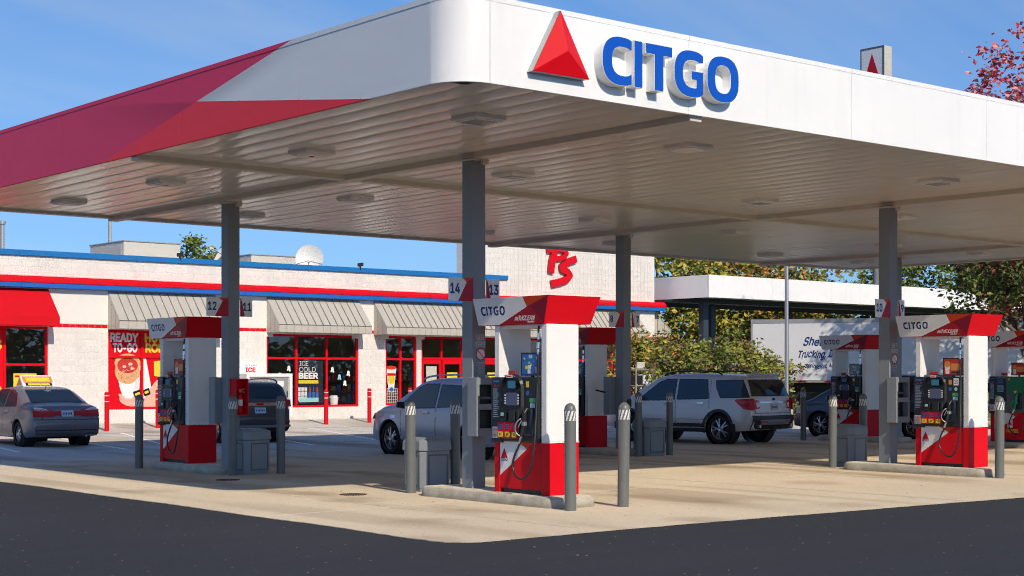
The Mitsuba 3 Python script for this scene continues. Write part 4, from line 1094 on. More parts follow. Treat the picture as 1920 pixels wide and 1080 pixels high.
rooftop(24.0, 26.15, 49.5, 52.2, 5.2, 6.36, 'tan rooftop air unit left of the left canopy post')
rooftop(28.9, 31.2, 49.3, 51.6, 5.2, 6.12, 'tan rooftop air unit behind the round satellite dish')
t = thing('vent_pipe', 'thin grey vent pipe rising from the roof at the far left', 'pipe')
put(t + '__pipe', cyl((19.0, 47.7, 5.2), (19.0, 47.7, 6.50), .07, 14), 'm_galv', 40); put(t + '__cap', cyl((19.0, 47.7, 6.50), (19.0, 47.7, 6.60), .11, 14), 'm_galv', 40)


def dish(c, nrm, rad, l, dep=.16):
    t = thing('satellite_dish', l, 'satellite dish')
    prof = [(0, 0)] + [(rad * q, dep * q * q) for q in (.2, .4, .6, .8, 1)] + [(rad * 1.0, dep - .015), (rad * .9, dep * .81 - .02), (rad * .5, dep * .25 - .02), (0, -.02)]
    m = lathe(prof, 36); z = np.asarray(nrm, float); z /= np.linalg.norm(z); x = np.cross([0, 0, 1], z); x /= np.linalg.norm(x); M_ = np.eye(4); M_[:3, :3] = np.stack([x, np.cross(z, x), z], 1); M_[:3, 3] = c
    m.apply_transform(M_); put(t + '__reflector', m, 'm_dish', 40)
    tip = np.asarray(c) + z * rad * 1.1 - np.cross(z, x) * rad * .35
    low = [np.asarray(c) + M_[:3, :3] @ np.array([rad * math.cos(a), rad * math.sin(a), dep]) for a in np.radians([205, 335, 270])]
    put(t + '__arm', cat_([cyl(q, tip, .012, 6) for q in low]), 'm_greydark'); put(t + '__feed', cyl(tip, tip - z * .14, .05, 10), 'm_paper')
    put(t + '__mast', cyl((c[0], c[1] + .06, 5.2), (c[0], c[1] + .06, c[2]), .05, 10), 'm_galv')
    return t


t = dish((30.2, 47.4, 5.92), (-.62, -.77, .12), .50, 'large round white satellite dish facing the street')
dish((26.9, 47.6, 5.98), (-.9, .25, .62), .50, 'white satellite dish seen edge on beside the left canopy post')
for x, l in ((24.35, 'small black camera on the blue coping left of the left post'), (31.5, 'small black camera on the blue coping right of the dish')):
    t = thing('roof_camera', l, 'camera')
    put(t + '__bracket', bx(x - .02, x + .02, YB - .11, YB - .06, 5.52, 5.68), 'm_black'); put(t + '__head', cat_([cbx(x - .11, x - .01, YB - .18, YB - .06, 5.64, 5.76, .01), cbx(x + .01, x + .10, YB - .16, YB - .06, 5.66, 5.78, .01)]), 'm_black')

# ---------------------------------------------------------------- vehicles (length along x, front +x)


def vehicle(key, label, cat, L, W, top, belt, tumble, paint, wb, rt, rear_off, loc, heading, side_win, rear_win, extras, clad=None, zb=.24, spokes=5, windshield=None, tire_w=.22, slope=.10, rim=.70):
    t = thing(key, label, cat)
    M_ = T().translate([loc[0], loc[1], 0]).rotate([0, 0, 1], heading)
    top = np.asarray(top, float)
    ip = smooth = []
    pts = []
    for a, b in zip(top, top[1:]):
        n = max(1, int(np.hypot(*(b - a)) / .045)); pts += [a + (b - a) * i / n for i in range(n)]
    pts = np.array(pts + [top[-1]])
    for _ in range(2): pts[1:-1] = .25 * pts[:-2] + .5 * pts[1:-1] + .25 * pts[2:]
    hw = W / 2
    peak = pts[:, 1].argmax()
    rz, rxx = np.maximum.accumulate(pts[:peak + 1, 1]) + np.arange(peak + 1) * 1e-6, pts[:peak + 1, 0]
    fz, fx = np.maximum.accumulate(pts[peak:, 1][::-1]) + np.arange(len(pts) - peak) * 1e-6, pts[peak:, 0][::-1]

    def Hs(x, z):
        x, z = np.asarray(x, float), np.asarray(z, float)
        h = hw - np.maximum(z - belt, 0) * tumble - np.maximum(.50 - z, 0) * .16 - .10 * np.clip((z - .6) / (belt - .6), 0, 1) ** 2 * .25
        h = h - .014 * np.exp(-((z - belt * .86) / .05) ** 2)
        for s, b in ((1, .62), (-1, .5)):
            u = np.clip((s * x - (L / 2 - b)) / b, 0, 1); h = h * (1 - (.15 if s > 0 else .09) * u ** 2.2)
        return h

    def bend(v):
        v = v.copy(); x, y = v[:, 0], v[:, 1]
        for s, amt in ((1, .20), (-1, .11)):
            u = np.clip((s * x - L * .28) / (L * .22), 0, 1)
            v[:, 0] -= s * amt * u * np.abs(y / hw) ** 2.4
        return v
    ns = 16; u = np.linspace(0, 1, ns); u = 1 - (1 - u) ** 1.7
    loops = []
    for x, zt in pts:
        zl = zb + .05 * np.clip((abs(x) - L / 2 + .6) / .6, 0, 1); zt = max(zt, zl + .02)
        z = zl + (zt - zl) * u; r = min(slope, (zt - zl) * .45); d = zt - z
        y = Hs(x, z); k = np.where(d < r, r - np.sqrt(np.maximum(r * r - (r - d) ** 2, 0)), 0); y = y - k * 1.15
        d2 = z - zl; y = y - np.where(d2 < .05, (.05 - d2) * .8, 0)
        yt = y[-1]
        half = [(0, zl)] + [(y[0] * .95, zl - .001)] + list(zip(y, z)) + [(yt * .8, zt + .006), (yt * .45, zt + .014), (0, zt + .018)]
        half = np.array(half)
        loop = np.vstack([half, half[1:-1][::-1] * [-1, 1]])
        loops.append(np.c_[np.full(len(loop), x), loop])
    n, m = len(loops[0]), len(loops)
    V = bend(np.vstack(loops)); f = []
    I, Jn = np.meshgrid(np.arange(m - 1), np.arange(n), indexing='ij')
    a, b = I * n + Jn, I * n + (Jn + 1) % n
    f = np.vstack([np.stack([a, b, b + n], -1).reshape(-1, 3), np.stack([a, b + n, a + n], -1).reshape(-1, 3)])
    V = np.vstack([V, V[:n].mean(0), V[-n:].mean(0)]); c0 = len(V) - 2
    k = np.arange(n)
    f = np.vstack([f, np.stack([np.full(n, c0), (k + 1) % n, k], -1), np.stack([np.full(n, c0 + 1), (m - 1) * n + k, (m - 1) * n + (k + 1) % n], -1)])
    body = trimesh.Trimesh(V, f, process=False)
    if body.volume < 0: body = trimesh.Trimesh(V, f[:, ::-1], process=False)
    ax = (-L / 2 + rear_off, -L / 2 + rear_off + wb); ra = rt + .055
    try:
        mf = manifold3d.Manifold(manifold3d.Mesh(np.asarray(body.vertices, np.float32), np.asarray(body.faces, np.uint32)))
        if mf.is_empty(): raise ValueError
        for x in ax:
            for s in (-1, 1):
                c = manifold3d.Manifold.cylinder(.42, ra, ra, 40).rotate([90, 0, 0]).translate([x, hw + .05 if s > 0 else -hw + .37, rt])
                mf = mf - c
        o = mf.to_mesh(); body = trimesh.Trimesh(o.vert_properties[:, :3], o.tri_verts, process=False)
    except Exception: pass

    def q(name, mesh, b, s=False, label=None): return put(t + '__' + name, mesh, b, s, label, to_world=M_)
    q('body', body, paint, 38)

    def on_side(poly, s, off=.003, th=.004):
        m = ext(poly, th)
        mf = manifold3d.Manifold(manifold3d.Mesh(np.asarray(m.vertices, np.float32), np.asarray(m.faces, np.uint32))).refine_to_length(.10).to_mesh()
        v, fc = mf.vert_properties[:, :3].astype(float), mf.tri_verts
        y = Hs(v[:, 0], v[:, 1]) + off + v[:, 2]
        v2 = bend(np.stack([v[:, 0], s * y, v[:, 1]], -1))
        return trimesh.Trimesh(v2, fc if s < 0 else fc[:, ::-1], process=False)

    def on_end(poly, s, off=.004, th=.004):
        m = ext(poly, th)
        mf = manifold3d.Manifold(manifold3d.Mesh(np.asarray(m.vertices, np.float32), np.asarray(m.faces, np.uint32))).refine_to_length(.10).to_mesh()
        v, fc = mf.vert_properties[:, :3].astype(float), mf.tri_verts
        x = np.interp(v[:, 1], rz, rxx) if s < 0 else np.interp(v[:, 1], fz, fx)
        sl = (np.interp(v[:, 1] + .03, rz, rxx) - np.interp(v[:, 1] - .03, rz, rxx)) / .06 if s < 0 else -(np.interp(v[:, 1] + .03, fz, fx) - np.interp(v[:, 1] - .03, fz, fx)) / .06
        nn = np.sqrt(1 + sl ** 2); d = off + v[:, 2]
        v2 = bend(np.stack([x + s * d / nn, v[:, 0], v[:, 1] + .010 + d * sl / nn], -1))
        return trimesh.Trimesh(v2, fc[:, ::-1] if s < 0 else fc, process=False)
    for s in (1, -1):
        for poly in side_win: q('window', on_side(Polygon(poly).buffer(-.02).buffer(.02), s), 'm_glassblue', 30)
        for poly in side_win: q('window_trim', on_side(Polygon(poly).buffer(.018).difference(Polygon(poly).buffer(-.004)), s, .002, .004), 'm_black')
        for x, z0, z1 in extras.get('seams', ()): q('door_seam', on_side(LineString([(x, z0), (x + .02, z1)]).buffer(.006), s, .001, .0015), 'm_black')
        for x, z in extras.get('handles', ()): q('door_handle', on_side(sbox(x - .09, z - .014, x + .09, z + .014).buffer(.01), s, .012, .018), 'm_chrome' if extras.get('chrome') else paint, 30)
        if clad:
            low = sbox(-L / 2 + .55, zb, L / 2 - .5, clad)
            for x in ax: low = low.difference(Point(x, rt).buffer(ra + .01))
            q('sill_cladding', on_side(low, s, .004, .02), 'm_black')
            if extras.get('arches'):
                for x in ax: q('wheel_arch_trim', on_side(Point(x, rt).buffer(ra + .065, quad_segs=20).difference(Point(x, rt).buffer(ra - .004, quad_segs=20)).difference(sbox(-9, 0, 9, .28)), s, .006, .012), 'm_black')
        if extras.get('strip'):
            a, b, z = extras['strip']; q('chrome_strip', on_side(sbox(a, z, b, z + .025), s, .026, .006), 'm_chrome')
        if extras.get('rub'): a, b, z = extras['rub']; q('rub_strip', on_side(sbox(a, z, b, z + .05).buffer(.004), s, .004, .012), paint, 30)
        if extras.get('rails'):
            a, b, z = extras['rails']
            pp = smooth_path([(a, 0, z - .06), (a + .12, 0, z + .01), ((a + b) / 2, 0, z + .05), (b - .15, 0, z + .0), (b, 0, z - .07)], 24)
            pp[:, 1] = s * (Hs(pp[:, 0], pp[:, 2] * 0 + z - .12) - .09)
            q('roof_rail', tube(pp, .020, 8), extras.get('railmat', 'm_black'), True)
        mx, mz = extras['mirror']
        yb = float(Hs(mx, mz))
        q('mirror', hull([(mx + a, s * (yb + b), mz + c) for a, b, c in ((0, .03, 0), (.09, .05, 0), (0, .22, .01), (.07, .20, .02), (0, .04, .13), (.06, .05, .12), (0, .22, .14), (.05, .20, .12))]), paint if not extras.get('blackmirror') else 'm_black', 30)
    if windshield: q('windshield', on_end(Polygon(windshield), 1), 'm_glassdark', 30)
    if rear_win: q('rear_window', on_end(Polygon(rear_win).buffer(-.03).buffer(.03), -1), 'm_glassdark', 30)
    for nm, poly, b, *o in extras.get('rear', ()):
        for gp in (poly.geoms if hasattr(poly, 'geoms') and nm != 'plate_marks' else [poly]): q(nm, on_end(gp, -1, *(o[:2] if o else (.006, .006))), b, 30)
    for nm, poly, b in extras.get('front', ()):
        for gp in getattr(poly, 'geoms', [poly]): q(nm, on_end(gp, 1, .006, .006), b, 30)
    for nm, poly, b in extras.get('sides', ()):
        for s in (1, -1): q(nm, on_side(poly, s, .005, .006), b, 30)
    for nm, mesh, b in extras.get('more', ()): q(nm, mesh, b, 30)
    # wheels
    prof = [(rt * rim, -tire_w / 2), (rt * .86, -tire_w / 2 - .004), (rt * .95, -tire_w / 2 + .02), (rt * .99, -tire_w / 2 + .05), (rt, 0), (rt * .99, tire_w / 2 - .05), (rt * .95, tire_w / 2 - .02), (rt * .86, tire_w / 2 + .004), (rt * rim, tire_w / 2)]
    for x in ax:
        for s in (-1, 1):
            yc = s * (hw - tire_w / 2 - .035)
            A = np.array([[1, 0, 0, x], [0, 0, s, yc], [0, -s, 0, rt], [0, 0, 0, 1.0]])
            hub = lathe([(0, .035), (.05, .04), (.055, .02), (rt * .2, .0), (rt * .2, -.03)], 20)
            arms = []
            for i in range(spokes):
                for dlt in ((-.13, .13) if spokes == 5 else (0,)):
                    a = i * 2 * math.pi / spokes
                    r0, r1 = rt * .14, rt * rim * .97; ww = rt * (.045 if spokes == 5 else .085)
                    da, db = dlt * .5, dlt * 1.3
                    P0, P1 = np.array([r0 * math.cos(a + da), r0 * math.sin(a + da)]), np.array([r1 * math.cos(a + db * 1.2), r1 * math.sin(a + db * 1.2)])
                    tn = P1 - P0; tn = np.array([-tn[1], tn[0]]) / np.linalg.norm(tn) * ww
                    arms.append(hull([(*(P0 + tn), -.02), (*(P0 - tn), -.02), (*(P1 + tn), -.03), (*(P1 - tn), -.03), (*(P0 + tn * .7), .025), (*(P0 - tn * .7), .025), (*(P1 + tn * .7), .005), (*(P1 - tn * .7), .005)]))
            rimm = lathe([(rt * rim * .93, -.09), (rt * rim * .95, .0), (rt * rim * 1.0, .012), (rt * rim * 1.03, .0), (rt * rim * 1.02, -.04)], 36)
            k = numbered(t + '__wheel')
            wheel = cat_([hub, rimm] + arms); wheel.apply_translation([0, 0, tire_w / 2 - .045]); wheel.apply_transform(A)
            put(k + '__rim', wheel, 'm_alloy', 30, to_world=M_)
            ty = lathe(prof, 44); ty.apply_transform(A); put(k + '__tyre', ty, 'm_rubber', 50, to_world=M_)
            bd = lathe([(0, -.02), (rt * rim * .97, -.02), (rt * rim * .97, .03)], 24); bd.apply_translation([0, 0, .0]); bd.apply_transform(A); put(k + '__brake_drum', bd, 'm_black', to_world=M_)
            ln = trimesh.creation.annulus(ra - .012, ra - .002, .30, sections=36); ln.apply_transform(np.array([[1, 0, 0, x], [0, 0, -1, s * (hw - .20)], [0, 1, 0, rt], [0, 0, 0, 1.0]])); put(t + '__wheel_well', ln, 'm_black', to_world=M_)
    q('underbody', bx(ax[0] - .1, ax[1] + .1, -hw + .4, hw - .4, zb - .05, zb + .03), 'm_black')
    return t


def plate(z, w=.15, h=.075, b='m_plate'): return [('license_plate', sbox(-w, z - h, w, z + h), b, .012, .006), ('plate_marks', shapely.union_all([sbox(-.11 + .042 * i, z - .03, -.085 + .042 * i, z + .025) for i in range(6)]), 'm_navy', .0185, .001)]


def both(p): return shapely.union_all([p, affinity.scale(p, -1, 1, origin=(0, 0))])


# grey sedan with a delivery sign
acc = vehicle('parked_car', 'grey four door sedan with a delivery sign on its roof, parked facing the store', 'car', 4.80, 1.785,
        [(-2.30, .30), (-2.37, .40), (-2.40, .55), (-2.385, .64), (-2.34, .67), (-2.32, .80), (-2.27, .95), (-2.20, .985), (-1.72, 1.045), (-1.35, 1.22), (-1.00, 1.375), (-.70, 1.435), (-.2, 1.455), (.30, 1.42), (.80, 1.23), (1.28, 1.0), (1.8, .93), (2.2, .80), (2.36, .65), (2.4, .5), (2.34, .30)],
        .93, .40, 'm_paintaccord', 2.715, .315, 1.06, (15.90, 37.98), 88,
        [[(-1.18, 1.0), (-.42, .98), (-.42, 1.37), (-.66, 1.375), (-.95, 1.28)], [(-.34, .98), (.62, .96), (.98, .97), (.42, 1.30), (.18, 1.38), (-.34, 1.385)]],
        [(-.66, 1.06), (.66, 1.06), (.56, 1.37), (-.56, 1.37)],
        dict(seams=[(-.38, .38, 1.0), (.98, .40, .95)], handles=[(-.62, .86), (.34, .86)], mirror=(.78, .96), rub=(-1.0, 1.2, .56), chrome=False,
             rear=[('taillight', both(sbox(.36, .735, .82, .895).buffer(.01)), 'm_taillight'), ('reverse_light', both(Polygon([(.45, .885), (.80, .885), (.78, .95), (.62, .94)])), 'm_lightclear'), ('garnish', sbox(-.35, .755, .35, .865), 'm_taillight'), ('trunk_seam', both(LineString([(.62, .66), (.62, .74)]).buffer(.006)), 'm_black'), ('bumper_crease', sbox(-.84, .655, .84, .665), 'm_black'), ('bumper_lip', sbox(-.8, .40, .8, .412), 'm_black')] + plate(.80) + [('rear_glass_reflection', sbox(-.10, 1.10, .02, 1.3), 'm_glassblue')][:0],
             more=[('seat', cat_([cbx(-.75, -.6, a - .22, a + .22, .9, 1.2, .05) for a in (-.4, .4)]), 'm_interiordark'), ('tailpipe', cyl((-2.38, -.45, .27), (-2.2, -.45, .27), .028, 10), 'm_chrome'), ('antenna', cyl((-.9, .0, 1.40), (-.95, 0, 1.47), .012, 6), 'm_black')]), zb=.23, spokes=6, tire_w=.20, rim=.64)
# dark crossover
gmc = vehicle('parked_car', 'dark grey crossover parked nose-in at the store behind the extinguisher cabinet', 'car', 4.71, 1.78,
        [(-2.28, .34), (-2.33, .42), (-2.355, .62), (-2.33, .72), (-2.29, .80), (-2.27, .98), (-2.25, 1.08), (-2.08, 1.36), (-2.0, 1.49), (-1.82, 1.545), (-.9, 1.585), (0, 1.58), (.55, 1.51), (1.35, 1.10), (1.9, 1.05), (2.2, .98), (2.33, .75), (2.355, .55), (2.3, .34)],
        1.05, .27, 'm_paintgrey', 2.857, .355, 1.0, (20.88, 36.75), 80,
        [[(-1.75, 1.10), (-1.2, 1.08), (-1.1, 1.41), (-1.55, 1.42)], [(-1.1, 1.08), (-.2, 1.06), (-.2, 1.46), (-.98, 1.44)], [(-.12, 1.06), (1.1, 1.04), (.5, 1.40), (.3, 1.46), (-.12, 1.47)]],
        [(-.70, 1.12), (.70, 1.12), (.62, 1.44), (-.62, 1.44)],
        dict(seams=[(-.16, .4, 1.1), (1.1, .4, 1.05)], handles=[(-.9, .98), (.1, .98)], mirror=(.95, 1.08), rails=(-1.75, .5, 1.60), railmat='m_blackgloss', chrome=True,
             rear=[('taillight', both(sbox(.62, .93, .87, 1.09).buffer(.01)), 'm_taillight'), ('chrome_bar', sbox(-.60, .955, .60, 1.03), 'm_chrome'), ('badge', sbox(-.10, .965, .10, 1.015), 'm_redgloss', .013, .004), ('wiper', LineString([(-.4, 1.16), (.1, 1.18)]).buffer(.012), 'm_black', .01, .01), ('bumper_reflector', both(sbox(.62, .52, .82, .56)), 'm_taillight'), ('bumper_insert', sbox(-.85, .40, .85, .46), 'm_silver'), ('tailgate_seam', both(LineString([(.70, .72), (.70, .93)]).buffer(.006)), 'm_black')] + plate(.83)), clad=.40, zb=.26, slope=.12)
# silver crossover at the pump
equ = vehicle('parked_car', 'silver crossover stopped between the left pump and the near post', 'car', 4.77, 1.84,
        [(-2.30, .34), (-2.36, .45), (-2.385, .64), (-2.33, .85), (-2.28, 1.05), (-2.1, 1.42), (-1.95, 1.58), (-1.7, 1.64), (-.9, 1.68), (0, 1.675), (.50, 1.60), (.95, 1.36), (1.36, 1.12), (1.80, 1.05), (2.12, .94), (2.28, .80), (2.36, .62), (2.385, .5), (2.33, .30)],
        1.02, .30, 'm_paintsilver', 2.857, .362, .98, (20.73, 26.45), 90,
        [[(-1.78, 1.12), (-1.25, 1.10), (-1.12, 1.48), (-1.5, 1.50)], [(-1.15, 1.10), (-.28, 1.07), (-.28, 1.53), (-.98, 1.51)], [(-.18, 1.06), (.94, 1.03), (1.06, 1.06), (.52, 1.46), (.28, 1.54), (-.18, 1.55)]],
        [(-.7, 1.14), (.7, 1.14), (.62, 1.5), (-.62, 1.5)],
        dict(seams=[(-.25, .36, 1.06), (1.0, .42, 1.04), (-1.28, .8, 1.1)], handles=[(-.95, .95), (.10, .94)], mirror=(.86, 1.03), rails=(-1.75, .52, 1.70), railmat='m_paintsilver', chrome=True, blackmirror=True,
             sides=[('headlight', Polygon([(1.72, .86), (2.12, .76), (2.2, .88), (1.95, .96)]), 'm_headlight'), ('fender_emblem', sbox(1.22, .80, 1.40, .87), 'm_chrome'), ('door_badge', sbox(-1.3, .45, -1.15, .47), 'm_chrome')],
             front=[('grille', sbox(-.5, .55, .5, .78), 'm_black'), ('headlight', both(sbox(.55, .75, .86, .88)), 'm_headlight')],
             rear=[('taillight', both(sbox(.6, .9, .86, 1.08)), 'm_taillight')] + plate(.85)), clad=.34, zb=.26, windshield=[(-.72, 1.16), (.72, 1.16), (.58, 1.56), (-.58, 1.56)])
# white wagon
exp_ = vehicle('parked_car', 'large white sport utility wagon at the middle pumps seen from its rear corner', 'car', 5.04, 1.99,
        [(-2.40, .42), (-2.47, .48), (-2.52, .62), (-2.50, .74), (-2.44, .80), (-2.43, 1.05), (-2.41, 1.14), (-2.28, 1.44), (-2.16, 1.65), (-2.05, 1.715), (-1.7, 1.745), (-.8, 1.78), (.1, 1.77), (.62, 1.69), (1.05, 1.43), (1.48, 1.17), (1.95, 1.12), (2.28, 1.03), (2.42, .85), (2.50, .62), (2.45, .34)],
        1.10, .27, 'm_paintwhite', 2.865, .385, 1.10, (29.86, 28.16), 98,
        [[(-2.36, 1.20), (-1.46, 1.18), (-1.30, 1.42), (-1.26, 1.60), (-2.10, 1.61)], [(-1.08, 1.16), (-.12, 1.13), (-.12, 1.63), (-.98, 1.625)], [(-.02, 1.12), (1.02, 1.09), (1.10, 1.12), (.52, 1.55), (.28, 1.63), (-.02, 1.635)]],
        [(-.86, 1.20), (.86, 1.20), (.76, 1.62), (-.76, 1.62)],
        dict(seams=[(-.08, .46, 1.1), (1.12, .48, 1.06), (-1.12, .9, 1.62)], handles=[(-.86, 1.03), (.18, 1.01)], mirror=(1.0, 1.10), rails=(-1.35, .45, 1.80), arches=True, chrome=True, strip=(-1.0, 1.15, .40), blackmirror=False,
             sides=[('taillight', Polygon([(-2.50, .86), (-2.22, .90), (-1.95, 1.10), (-1.98, 1.14), (-2.5, 1.16)]), 'm_taillight'), ('lower_shadow_line', sbox(-.98, .62, 1.1, .626), 'm_black')],
             rear=[('taillight', both(Polygon([(.62, .90), (.96, .86), (.99, 1.12), (.66, 1.10)])), 'm_taillight'), ('taillight_clear', both(Polygon([(.64, .94), (.74, .92), (.76, 1.05), (.66, 1.05)])), 'm_lightclear', .013, .004), ('chrome_bar', sbox(-.62, 1.035, .62, 1.065), 'm_chrome'), ('badge', superell(0, 1.13, .075, .03), 'm_navy'),
                   ('bumper_black', sbox(-.95, .38, .95, .72), 'm_black'), ('skid_plate', Polygon([(-.62, .50), (.62, .50), (.70, .62), (-.70, .62)]), 'm_silver', .014, .008), ('bumper_reflector', both(sbox(.42, .56, .70, .585)), 'm_taillight', .024, .004), ('tailgate_seam', sbox(-.80, .775, .80, .785), 'm_black'), ('tailgate_seam', both(LineString([(.80, .78), (.84, 1.15)]).buffer(.006)), 'm_black'), ('spoiler', sbox(-.72, 1.66, .72, 1.69), 'm_paintwhite', .04, .05), ('wiper', LineString([(-.1, 1.22), (.45, 1.23)]).buffer(.012), 'm_black', .01, .01)] + plate(.93, .15, .08, 'm_taupe'),
             more=[('tailpipe', cyl((-2.49, -.72, .47), (-2.3, -.72, .47), .04, 12), 'm_chrome'), ('tailpipe', cyl((-2.49, .72, .47), (-2.3, .72, .47), .04, 12), 'm_chrome'), ('antenna_fin', hull([(-1.9, -.03, 1.75), (-1.9, .03, 1.75), (-1.65, 0, 1.76), (-1.92, 0, 1.86)]), 'm_paintwhite'), ('hitch', bx(-2.45, -2.3, -.06, .06, .32, .42), 'm_black')]), clad=.52, zb=.33, slope=.11)
# dark minivan behind the far pump
van = vehicle('parked_car', 'dark blue grey minivan with its nose showing left of the far pump', 'car', 5.0, 1.95,
        [(-2.35, .36), (-2.45, .5), (-2.5, .7), (-2.46, 1.0), (-2.35, 1.4), (-2.2, 1.66), (-1.9, 1.73), (-.6, 1.76), (.4, 1.72), (1.0, 1.45), (1.75, 1.08), (2.15, .96), (2.38, .80), (2.48, .6), (2.5, .48), (2.44, .30)],
        1.0, .28, 'm_paintvan', 2.95, .345, .98, (36.15, 26.9), 97,
        [[(-2.1, 1.1), (-1.3, 1.08), (-1.3, 1.58), (-1.95, 1.58)], [(-1.22, 1.08), (-.1, 1.06), (-.1, 1.6), (-1.22, 1.6)], [(0, 1.06), (1.2, 1.02), (.7, 1.4), (.4, 1.58), (0, 1.6)]],
        None, dict(seams=[(-.05, .4, 1.05), (1.2, .42, 1.0)], handles=[(.12, .95)], mirror=(1.05, 1.02), rub=(-1.2, 1.2, .6),
                   sides=[('headlight', Polygon([(1.95, .68), (2.40, .64), (2.44, .78), (2.1, .86)]), 'm_headlight')], front=[('headlight', both(sbox(.55, .64, .9, .80)), 'm_headlight'), ('bumper_grille', sbox(-.6, .38, .6, .5), 'm_black')], rear=[]), zb=.24, windshield=[(-.74, 1.1), (.74, 1.1), (.6, 1.6), (-.6, 1.6)])

# delivery sign on the sedan's roof
t = thing('delivery_sign', 'small yellow and white tent shaped delivery sign on the sedan roof', 'sign')
M_ = T().translate([15.90, 37.98, 0]).rotate([0, 0, 1], 88)
q_ = [(a, b, c) for b in (-.42, .42) for a, c in ((-.52, 1.46), (-.02, 1.46), (-.27, 1.74))]
put(t + '__tent', hull([(a, b, c) for a, b, c in q_]), 'm_whitegloss', to_world=M_)
for nm, z0, z1, w, b in (('orange_band', .10, .26, .38, 'm_stickorange'), ('dark_band', .015, .095, .34, 'm_panelnavy'), ('yellow_word', .03, .08, .28, 'm_yellow'), ('cream_panel', .13, .23, .30, 'm_yellow')):
    o = .004 if nm in ('yellow_word', 'cream_panel') else .002
    qd = [(-.52, w, 1.46), (-.52, -w, 1.46), (-.27, -w, 1.74), (-.27, w, 1.74)]; nn = np.array([-.28, 0, .25]) / np.hypot(.28, .25)
    put(t + '__' + nm, orient(sheet(qd, [(0, z0 / .29), (1, z0 / .29), (1, z1 / .29), (0, z1 / .29)], o, .0015, nn), nn), b, to_world=M_)
put(t + '__end_panel', hull([(a, .425, c) for a, c in ((-.44, 1.49), (-.10, 1.49), (-.27, 1.69))] + [(a, .421, c) for a, c in ((-.44, 1.49), (-.10, 1.49), (-.27, 1.69))]), 'm_stickorange', to_world=M_)

# ---------------------------------------------------------------- behind: trailer, second canopy, signs
t = thing('semi_trailer', 'long white box trailer with blue script lettering parked behind the far pump', 'trailer')
O = np.array([45.63, 40.05]); U = np.array([.9364 * RT[0] - .3510 * FW[0], .9364 * RT[1] - .3510 * FW[1]]); N = np.array([U[1], -U[0]])
rot = math.degrees(math.atan2(U[1], U[0]))
M_ = T().translate([float(O[0]), float(O[1]), 0]).rotate([0, 0, 1], rot)
put(t + '__box', cbx(0, 14.6, 0, 2.5, 1.52, 3.86, .02), 'm_trailer', to_world=M_)
for i in range(11): put(t + '__side_panel', cbx(.06 + i * 1.32, 1.36 + i * 1.32, -.010, .02, 1.58, 3.72, .004), 'm_trailer', to_world=M_)
put(t + '__top_rail', cat_([bx(0, 14.6, -.02, .02, 3.74, 3.90), bx(-.02, .05, -.022, 2.5, 1.5, 3.91)]), 'm_galv', to_world=M_)
put(t + '__bottom_rail', bx(0, 14.6, -.03, .01, 1.46, 1.56), 'm_galv', to_world=M_)
for i in range(12): put(t + '__reflector', bx(.3 + 1.25 * i, .85 + 1.25 * i, -.036, -.031, 1.48, 1.54), 'm_taillight' if i % 1 == 0 else 'm_paper', to_world=M_)
put(t + '__underframe', cat_([bx(.2, 14.2, .5, 2.0, 1.1, 1.46), bx(.4, 4.5, .35, 2.2, .75, 1.1)]), 'm_black', to_world=M_)
for a in (1.5, 2.8):
    for b in (.35, 2.15): put(t + '__wheel', lathe([(0, -.14), (.25, -.14), (.3, -.16), (.5, -.15), (.52, -.1), (.52, .1), (.5, .15), (.2, .15), (0, .1)], 24, (0, 0, 0)).apply_transform(np.array([[1, 0, 0, a], [0, 0, -1, b], [0, 1, 0, .52], [0, 0, 0, 1.0]])), 'm_rubber', 40, to_world=M_)
put(t + '__landing_gear', cat_([cyl((5.2, .5, .05), (5.2, .5, 1.3), .07, 8), cyl((5.2, .5, .6), (6.3, .5, 1.3), .05, 8), bx(4.95, 5.45, .3, .7, 0, .06)]), 'm_greydark', to_world=M_)
for s, h, w, a, b, nm in (('Shee', .30, .80, 1.98, 2.88, 'lettering'), ('Trucking, In', .27, 1.42, 1.76, 2.42, 'lettering'), ('Springport, MI', .15, 1.12, 2.06, 2.02, 'small_lettering')):
    m = text(s, h, .004, True, w, .30, .02); m = move(m, a, b, 0); v = m.vertices
    v[:, 1] += .02 * np.sin(v[:, 0] * 9)
    put(t + '__' + nm, trimesh.Trimesh(np.stack([v[:, 0], -.0115 - v[:, 2], v[:, 1]], -1), m.faces, process=False), 'm_navy', to_world=M_)

t = thing('far_canopy', 'second white flat canopy on dark posts standing behind the trailer', 'canopy')
for a, b in zip([47.32, 51.3, 55.3, 59.3, 63.3, 67.3, 71.3], [51.3, 55.3, 59.3, 63.3, 67.3, 71.3, 76]): put(t + '__fascia_panel', bx(a + .004, b - .004, 43.85, 43.95, 4.97, 5.90), 'm_fascia')
for a, b in ((43.96, 48), (48, 52)): put(t + '__fascia_panel', bx(47.32, 47.40, a + .004, b - .004, 4.97, 5.90), 'm_fascia')
put(t + '__soffit', bx(47.42, 76, 43.96, 52, 5.05, 5.12), 'm_taupe')
put(t + '__roof', bx(47.42, 76, 43.96, 52, 5.6, 5.66), 'm_galv')
for y in (45.9, 49.6): put(t + '__beam', bx(47.42, 76, y - .15, y + .15, 4.86, 5.048), 'm_darkcolumn')
for x, y in ((48.62, 45.37), (50.35, 46.53), (58.4, 48.92), (66.0, 50.2), (66.0, 46.3), (73.5, 47)): put(t + '__post', bx(x - .15, x + .15, y - .15, y + .15, 0, 4.858), 'm_darkcolumn')

